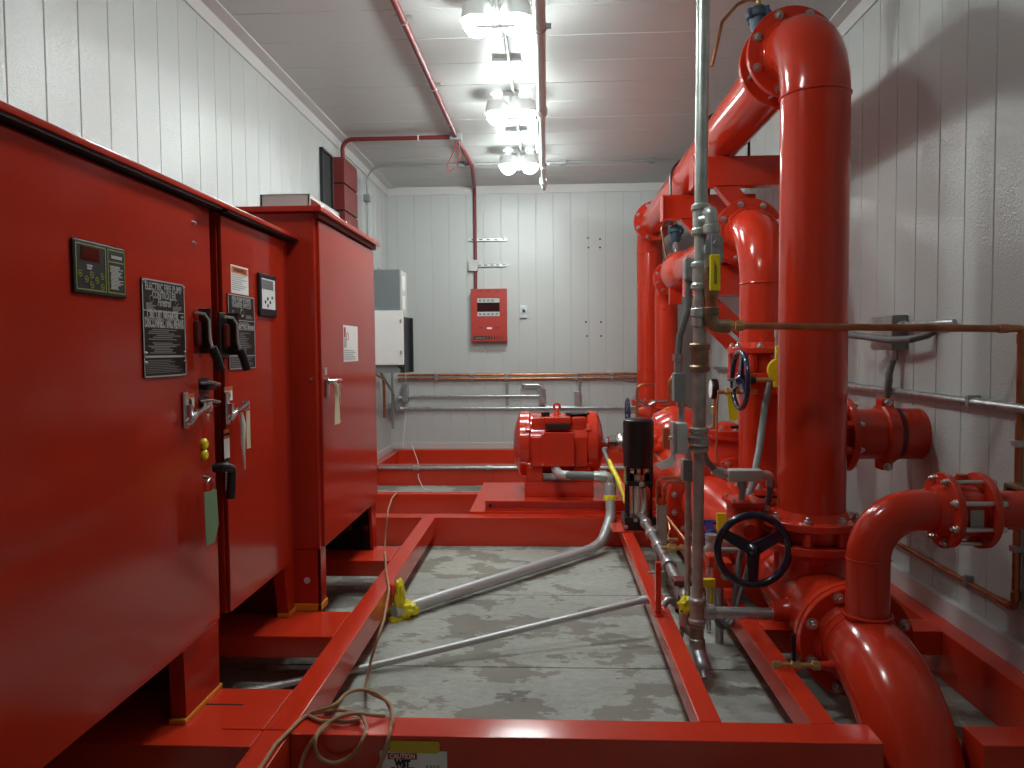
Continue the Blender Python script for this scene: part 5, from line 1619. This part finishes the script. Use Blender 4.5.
P('conduit', G().tube([(xm3, 3.07, b3.z), (xm3, 3.09, .25), (xm3 - .02, 3.2, .05), (xm3 - .02, 3.3, .012)], .0125, 12, fil=.06), 'old_galv', lb_)

# horizontal conduit body on the valve gearbox
a4, b4 = Y_(727, 469, 3.22), Y_(762, 481, 3.22)
hb_ = T('conduit_fitting', ((a4.x + b4.x) / 2, 3.22, .694), 'long grey conduit body lying level above the black handwheel on a short stem', 'fitting')
P('body', G().box((a4.x, 3.19, b4.z), (b4.x, 3.25, a4.z), .012), 'light_grey', hb_)
xs_ = Y_(742, 490, 3.22).x
P('stem', G().cyl((xs_, 3.22, .69), (xs_, 3.22, b4.z + .01), .014, seg=14).cyl((xs_, 3.22, b4.z - .03), (xs_, 3.22, b4.z + .005), .022, seg=14), 'grey', hb_)
zm = (a4.z + b4.z) / 2
P('connector', G().lathe((a4.x + .004, 3.22, zm), V((-1, 0, .35)), [(0, .018), (.02, .023), (.035, .023), (.05, .018), (.07, .02)], 14), 'galv', hb_)
P('flexible_conduit', G().tube([(a4.x - .05, 3.22, zm + .02), (a4.x - .09, 3.2, zm + .06), Y_(703, 452, 3.12), Y_(697, 420, 3.10), Y_(696, 395, 3.10)], .015, 12, fil=.05), 'flex', hb_)
P('connector', G().tube([(b4.x - .004, 3.22, zm), (b4.x + .035, 3.22, zm), (b4.x + .036, 3.22, zm - .05)], .020, 14, fil=.02), 'galv', hb_)
P('flexible_conduit', G().tube([(b4.x + .036, 3.22, zm - .045), (b4.x + .034, 3.23, zm - .12), (b4.x - .0, 3.34, .60), (b4.x - .05, 3.38, .40), (b4.x - .10, 3.3, .16), (b4.x - .16, 3.25, .10), (b4.x - .2, 3.24, .2)], .014, 12, fil=.08), 'flex', hb_)
S('flexible_conduit', G().tube([Y_(788, 330, 4.0), Y_(781, 350, 4.02), Y_(772, 375, 4.03), Y_(765, 405, 3.95), Y_(759, 450, 3.7), Y_(753, 482, 3.5), Y_(747, 500, 3.45), Y_(744, 530, 3.45)], .017, 12, fil=.08), 'flex',
  'long grey flexible conduit running down between the blue handwheel and the nearest riser', 'conduit')
# pale connector above the yellow plate
q = Y_(778, 326, 4.0)
S('conduit_connector', G().tube([(q.x + .06, 4.0, q.z + .0), (q.x, 4.0, q.z), (q.x, 4.0, q.z - .06)], .019, 12, fil=.02).cyl((q.x, 4.0, q.z - .05), (q.x, 4.02, q.z - .17), .014, seg=12), 'galv',
  'small silver conduit connector above the yellow plate, behind the nearest riser', 'fitting')
# gauge, gauge cock and yellow tag on the check valve
q = Y_(713, 389, 4.7)
gz = q.z
ga = T('pressure_gauge', (q.x, 4.7, gz - .1), 'white faced pressure gauge seen almost edge on beside the blue handwheel', 'gauge')
P('case', G().lathe((q.x + .03, 4.7, gz), V((-1, .03, 0)), [(0, .05), (.006, .064), (.035, .066), (.045, .06)], 28), 'black', ga)
P('dial', G().lathe(V((q.x + .03, 4.7, gz)) + V((-1, .03, 0)).normalized() * .0455, V((-1, .03, 0)), [(0, .058), (.002, .056)], 28), 'paper', ga, 'white dial')
P('stem', G().cyl((q.x + .01, 4.7, gz - .06), (q.x + .01, 4.72, .82 + .02), .010, seg=12).hexp((q.x + .01, 4.705, gz - .16), (q.x + .01, 4.71, gz - .11), .02), 'brass', ga)
q = Y_(727, 392, 4.10)
gk = T('gauge_cock', (q.x, 4.10, q.z), 'brass cock and fittings above the check valve cover, behind the blue handwheel', 'valve')
P('body', G().cyl((q.x - .05, 4.10, q.z), (q.x + .16, 4.10, q.z), .012, seg=12).hexp((q.x - .01, 4.10, q.z), (q.x + .03, 4.10, q.z), .025).hexp((q.x + .08, 4.10, q.z), (q.x + .11, 4.10, q.z), .022)
  .cyl((q.x + .05, 4.10, q.z - .0), (q.x + .05, 4.10, q.z + .07), .012, seg=10), 'brass', gk)
P('lever', G().box((q.x + .0, 4.09, q.z + .06), (q.x + .10, 4.11, q.z + .075), .003), 'grey', gk)
P('sensing_tube', G().tube([(q.x - .045, 4.10, q.z), (q.x - .055, 4.09, q.z - .05), Y_(717, 430, 4.06), Y_(716, 455, 4.04), Y_(722, 468, 4.0)], .005, 6), 'copper', gk)
a, b = Y_(727, 399, 4.08), Y_(738, 420, 4.08)
S('yellow_tag', G().prism([(a.x, 4.08, a.z + .03), (a.x + .05, 4.08, a.z + .03), (b.x, 4.075, b.z + .01), (b.x - .015, 4.075, b.z - .005), (a.x + .012, 4.075, b.z)], (0, .003, 0)), 'yellow',
  'yellow printed tag hanging from the brass cock left of the blue handwheel', 'tag')
S('name_tag', G().box((Y_(734, 427, 4.83).x - .02, 4.83, Y_(734, 427, 4.83).z - .010), (Y_(734, 427, 4.83).x + .03, 4.84, Y_(734, 427, 4.83).z + .008)), 'print_black',
  'small black size plate on the rim of the check valve cover', 'plate')

# small valves behind the black handwheel
q = Y_(712, 533, 3.85)
sv = T('trim_valve', (q.x, 3.85, .2), 'small valve with a nearly level blue handwheel, between the tall pipe and the black handwheel', 'valve')
P('body', G().lathe((q.x + .02, 3.87, .23), (0, 0, 1), [(0, .05), (.05, .055), (.08, .03), (.16, .018)], 18).cyl((q.x + .02, 3.87, .25), (q.x + .20, 3.9, .26), .04, seg=16), 'red', sv)
handwheel(sv, (q.x, 3.85, q.z), (.0, -.30, 1), .115, .012, 'blue')
q = Y_(722, 527, 3.6)
yv = T('lever_valve', (q.x, 3.6, .2), 'small valve with an upright bright yellow lever left of the black handwheel', 'valve')
P('lever', G().box((q.x - .028, 3.585, q.z - .01), (q.x + .028, 3.60, q.z + .07), .004).prism([(q.x - .028, 3.585, q.z - .01), (q.x + .028, 3.585, q.z - .01), (q.x + .02, 3.60, q.z - .07), (q.x - .012, 3.60, q.z - .07)], (0, .012, 0)), 'yellow', yv, 'yellow lever')
P('body', G().ball((q.x, 3.63, q.z - .09), .04).cyl((q.x - .07, 3.63, q.z - .09), (q.x + .11, 3.63, q.z - .09), .025, seg=14).cyl((q.x, 3.63, q.z - .09), (q.x, 3.63, .16), .02, seg=14), 'galv', yv)
q = Y_(721, 572, 3.35)
sb = T('solenoid_box', (q.x, 3.35, q.z - .06), 'small red actuator box with an oval pale sticker below the black handwheel rim', 'box')
P('body', G().box((q.x - .04, 3.33, q.z - .07), (q.x + .05, 3.43, q.z + .05), .012).box((q.x - .06, 3.34, q.z + .02), (q.x - .0, 3.42, q.z + .075), .01), 'red', sb)
P('sticker', G().lathe((q.x + .015, 3.331, q.z - .01), (0, -1, 0), [(0, .022), (.003, .020)], 20), 'print_grey', sb, 'pale oval sticker')
P('pipe_leg', G().cyl((q.x, 3.38, q.z - .06), (q.x, 3.38, .0), .02, seg=14), 'galv', sb)
q = Y_(711, 535 + 15, 3.5)
gv = T('silver_valve', (q.x, 3.5, q.z - .08), 'silver angle valve with a small bonnet just right of the tall pipe', 'valve')
P('body', G().lathe((q.x, 3.5, q.z - .10), (0, 0, 1), [(0, .02), (.03, .026), (.07, .036), (.11, .034), (.13, .02), (.15, .018), (.155, .028), (.175, .028)], 18).cyl((q.x - .05, 3.5, q.z - .0), (q.x + .14, 3.5, q.z - .0), .014, seg=12), 'pale_galv', gv)
P('leg', G().cyl((q.x - .01, 3.5, q.z - .10), (q.x - .01, 3.5, .012), .012, seg=12), 'galv', gv)
q = Y_(709, 583, 3.2)
S('yellow_lever', G().box((q.x - .03, 3.19, q.z - .018), (q.x + .028, 3.21, q.z + .02), .006).box((q.x + .005, 3.2, q.z - .12), (q.x + .018, 3.21, q.z), .002), 'yellow',
  'short yellow lever handle just right of the tall pipe near its foot', 'handle')
q = Y_(682, 582, 3.25)
rv = T('red_handle_valve', (q.x, 3.25, q.z - .1), 'small drain valve with a square red handle left of the tall pipe foot', 'valve')
P('handle', G().box((q.x - .04, 3.22, q.z - .012), (q.x + .045, 3.30, q.z + .015), .008), 'dull_red', rv, 'square red handle')
P('stem', G().cyl((q.x + .0, 3.26, q.z), (q.x + .0, 3.26, q.z - .09), .016, seg=12).hexp((q.x, 3.26, q.z - .09), (q.x, 3.26, q.z - .14), .028), 'black', rv)
P('outlet', G().tube([(q.x - .0, 3.26, q.z - .12), (q.x - .06, 3.24, q.z - .07), (q.x - .09, 3.22, q.z - .10)], .016, 12, fil=.03), 'galv', rv)
q = Y_(685, 606, 3.04)
yc = T('wrapped_valve', (q.x, 3.04, q.z - .08), 'small steel valve with a torn yellow cap, left of the tall pipe foot', 'valve')
P('cap', G().ball(q, .030, (.9, .9, 1.2), 18, 12, .5, 22, 4), 'wrap', yc, 'torn yellow cap')
P('body', G().tube([q + V((0, 0, -.02)), q + V((-.0, 0, -.08)), V((tp(630).x, 3.02, q.z - .115))], .024, 14, fil=.03), 'old_galv', yc)
# clear loop of hose hanging below, right of the tall pipe foot
S('drain_hose', G().tube([Y_(712, 588, 3.3), Y_(715, 605, 3.25), Y_(722, 622, 3.2), Y_(729, 627, 3.2), Y_(735, 618, 3.22), Y_(739, 600, 3.25), Y_(750, 560, 3.3)], .011, 10, fil=.03), 'flex',
  'thin grey hose looping down to the floor between the tall pipe and the black handwheel', 'hose')

# ------------------------------------------------------------------ right wall electrical
a, b = X_(876, 317, XR - .05), X_(897, 350, XR - .05)
jx = T('junction_box', (XR, (a.y + b.y) / 2, b.z), 'grey junction box on the right wall behind the long copper pipe', 'junction box')
ys = sorted((a.y, b.y))
P('body', G().box((XR - .07, ys[0], b.z), (XR, ys[1], a.z), .004), 'grey', jx)
P('cover', G().box((XR - .076, ys[0] + .004, b.z + .004), (XR - .07, ys[1] - .004, a.z - .004), .002), 'pale_galv', jx)
zs = a.z - .05
P('side_conduit', G().tube([(XR - .035, ys[0], zs), (XR - .035, ys[0] - .34, zs), (XR - .012, ys[0] - .42, zs)], .013, 12, fil=.05).cyl((XR - .035, ys[0], zs), (XR - .035, ys[0] - .05, zs), .02, seg=12), 'galv', jx)
P('bottom_connector', G().cyl((XR - .04, ys[0] + .06, b.z), (XR - .04, ys[0] + .06, b.z - .05), .022, seg=12), 'galv', jx)
P('flexible_conduit', G().tube([(XR - .04, ys[0] + .06, b.z - .04), (XR - .06, ys[0] + .06, b.z - .12), X_(889, 380, XR - .06), X_(886, 400, XR - .05), X_(885, 425, XR - .05)], .017, 12), 'flex', jx)
S('flexible_conduit', G().tube([X_(840, 334, XR - .20), X_(860, 336, XR - .14), X_(890, 340, XR - .10), X_(912, 339, XR - .08), X_(928, 335, XR - .03), X_(934, 331, XR - .01)], .017, 12), 'flex',
  'sagging grey flexible conduit on the right wall just under the copper pipe', 'conduit')
zw = 1.135
wcn = T('wall_conduit', (XR, 4, zw), 'galvanised conduit running level along the right wall behind the stub pipe', 'conduit')
P('run', G().cyl((XR - .03, .4, zw - .02), (XR - .03, 7.5, zw + .02), .017, seg=12), 'galv', wcn)
for y in (3.0, 4.2, 5.4):
    P('clip', G().box((XR - .05, y - .012, zw - .022), (XR, y + .012, zw + .022), .003), 'galv', wcn)

# ------------------------------------------------------------------ cord, sign, tape on the frame
zr = BT + .008
pts = [Z_(398, 491, zr), Z_(392, 498, zr)]
pts += [Z_(388, 510, zr), Z_(387.5, 515.5, zr + .006), Y_(387, 520, 5.015), Y_(386, 530, 5.015), Y_(385, 546, 5.0), Z_(385, 556, .012), Z_(385, 552, zr), Z_(386, 570, zr), Z_(389, 590, zr), Z_(387, 603, zr), Z_(384, 620, zr), Z_(377, 640, zr)]
pts += [Y_(371, 660, 3.0), Z_(367, 680, .012), Z_(366, 690, .012)]
pts += [Z_(372, 694, .10), Z_(386, 700, zr + .01), Z_(392, 712, zr), Z_(390, 735, zr), Y_(383, 755, 2.12), Y_(374, 790, 2.11)]
g = G()
pts2 = fillet(pts, .08, 4)
g.tube(pts2, .0058, 8)
cd = T('tan_cord', (-.8, 3.0, BT), 'long tan cord trailing over the left rail to a tangle on the front red beam', 'cord')
P('strand', g, 'rope', cd)
coil = [Z_(258, 772, zr), Z_(275, 745, zr), Z_(303, 717, zr), Z_(318, 712, zr), Z_(340, 710, zr + .012), Z_(358, 713, zr + .01), Z_(362, 719, zr), Z_(345, 722, zr + .004), Z_(320, 721, zr), Z_(307, 715, zr),
        Z_(316, 711, zr + .014), Z_(335, 706, zr + .03), Z_(345, 694, zr + .03), Z_(360, 688, zr + .02), Z_(378, 694, zr + .02), Z_(391, 705, zr + .012), Z_(393, 722, zr + .008),
        Z_(390, 728, zr + .0), Y_(388, 748, 2.13), Y_(376, 772, 2.12)]
P('strand', G().tube(fillet(coil, .06, 5), .0058, 8), 'rope', cd)
loop = [Y_(300, 768, 2.10), Y_(305, 752, 2.115), Z_(314, 738, zr), Z_(330, 722, zr + .012), Z_(347, 712, zr + .02), Z_(362, 714, zr + .018), Z_(367, 728, zr + .01), Z_(362, 742, zr + .01), Y_(350, 758, 2.125), Y_(333, 764, 2.115), Y_(318, 758, 2.12), Z_(313, 742, zr + .006), Z_(321, 727, zr + .01), Z_(338, 717, zr + .02), Z_(356, 713, zr + .03), Z_(372, 715, zr + .01), Z_(385, 716, zr)]
P('strand', G().tube(fillet(loop, .05, 5), .0058, 8), 'rope', cd)

fy = 2.145
a = Y_(380, 750, fy)
c = Y_(447, 750, fy)
cs = T('caution_sign', ((a.x + c.x) / 2, fy, .0), 'white paper caution sign taped to the camera side of the front red beam', 'sign')
P('sheet', G().box((a.x, fy - .003, .02), (c.x, fy - .001, a.z), 0), 'paper', cs)
l_, r_ = Y_(388, 750, fy).x, Y_(417, 750, fy).x
zt0, zt1 = Y_(400, 752.5, fy).z, Y_(400, 758.8, fy).z
P('heading_block', G().box((l_, fy - .0038, zt1), (r_, fy - .003, zt0)), 'print_red', cs)
sxn = (l_ + r_) / 2
text(cs, 'CAUTION', .02, (sxn, fy - .0042, (zt0 + zt1) / 2), (1, 0, 0), (0, 0, 1), 'paper', fit=(r_ - l_) * .86, bold=.0004)
text(cs, 'WET', .026, (sxn, fy - .0036, Y_(400, 763, fy).z), (1, 0, 0), (0, 0, 1), 'print_black', fit=(r_ - l_) * .55, bold=.0022)
text(cs, 'PAINT', .026, (sxn, fy - .0036, Y_(400, 770.5, fy).z), (1, 0, 0), (0, 0, 1), 'print_black', fit=(r_ - l_) * .8, bold=.0022)
g = G()
x_a, x_b = Y_(426, 750, fy).x, Y_(441, 750, fy).x
zz_ = Y_(430, 766, fy).z
for k in range(4):
    g.box((x_a + k * .011, fy - .0036, zz_ - .004), (x_a + k * .011 + .007, fy - .003, zz_ + .004))
P('fine_print', g, 'print_grey', cs)
ta, tb_ = Y_(389, 740, fy), Y_(440, 753, fy)
S('tape', G().prism([(ta.x, fy - .0045, ta.z - .004), (ta.x + .006, fy - .0045, ta.z), (tb_.x - .004, fy - .0045, ta.z - .001), (tb_.x, fy - .0045, ta.z - .008), (tb_.x - .001, fy - .0045, tb_.z + .006), (tb_.x - .008, fy - .0045, tb_.z), (ta.x + .004, fy - .0045, tb_.z + .002)], (0, .0012, 0)), 'tape',
  'strip of yellow tape holding up the caution sign', 'tape')

# grey conduit and bright ribbon beside the motor coupling
S('small_conduit', G().tube([(.43, 5.40, .60), Y_(603, 448, 5.35), Y_(608, 461, 5.2), Y_(613, 472, 5.12), Y_(620, 490, 5.0), Y_(630, 508, 4.88)], .014, 12, fil=.04), 'grey',
  'thin grey conduit dropping from the motor coupling towards the jockey pump', 'conduit')
rbn = [Y_(609, 460, 5.17), Y_(612, 468, 5.1), Y_(617, 477, 5.02), Y_(621, 486, 4.96), Y_(625, 496, 4.9), Y_(625, 503, 4.88)]
g = G()
g.tube(rbn, .016, 8, radii=[.012, .020, .016, .024, .020, .012])
rb_ = T('ribbon', rbn[-1], 'bright yellow and orange ribbon tied along the thin conduit beside the jockey pump', 'ribbon')
P('yellow_ribbon', g, 'yellow', rb_)
P('orange_ribbon', G().tube([p + V((.008, -.012, 0)) for p in rbn[2:]], .012, 8, radii=[.006, .018, .015, .012]), 'orange', rb_, 'orange ribbon')
q = Y_(612, 502, 5.0)
S('yellow_band', G().lathe((E1.x + .005, 5.03, .315), (0, 0, 1), [(0, .037), (.01, .046), (.04, .043), (.05, .036)], 18), 'wrap', 'yellow band wrapped round the thick grey conduit where it turns up', 'wrapping')
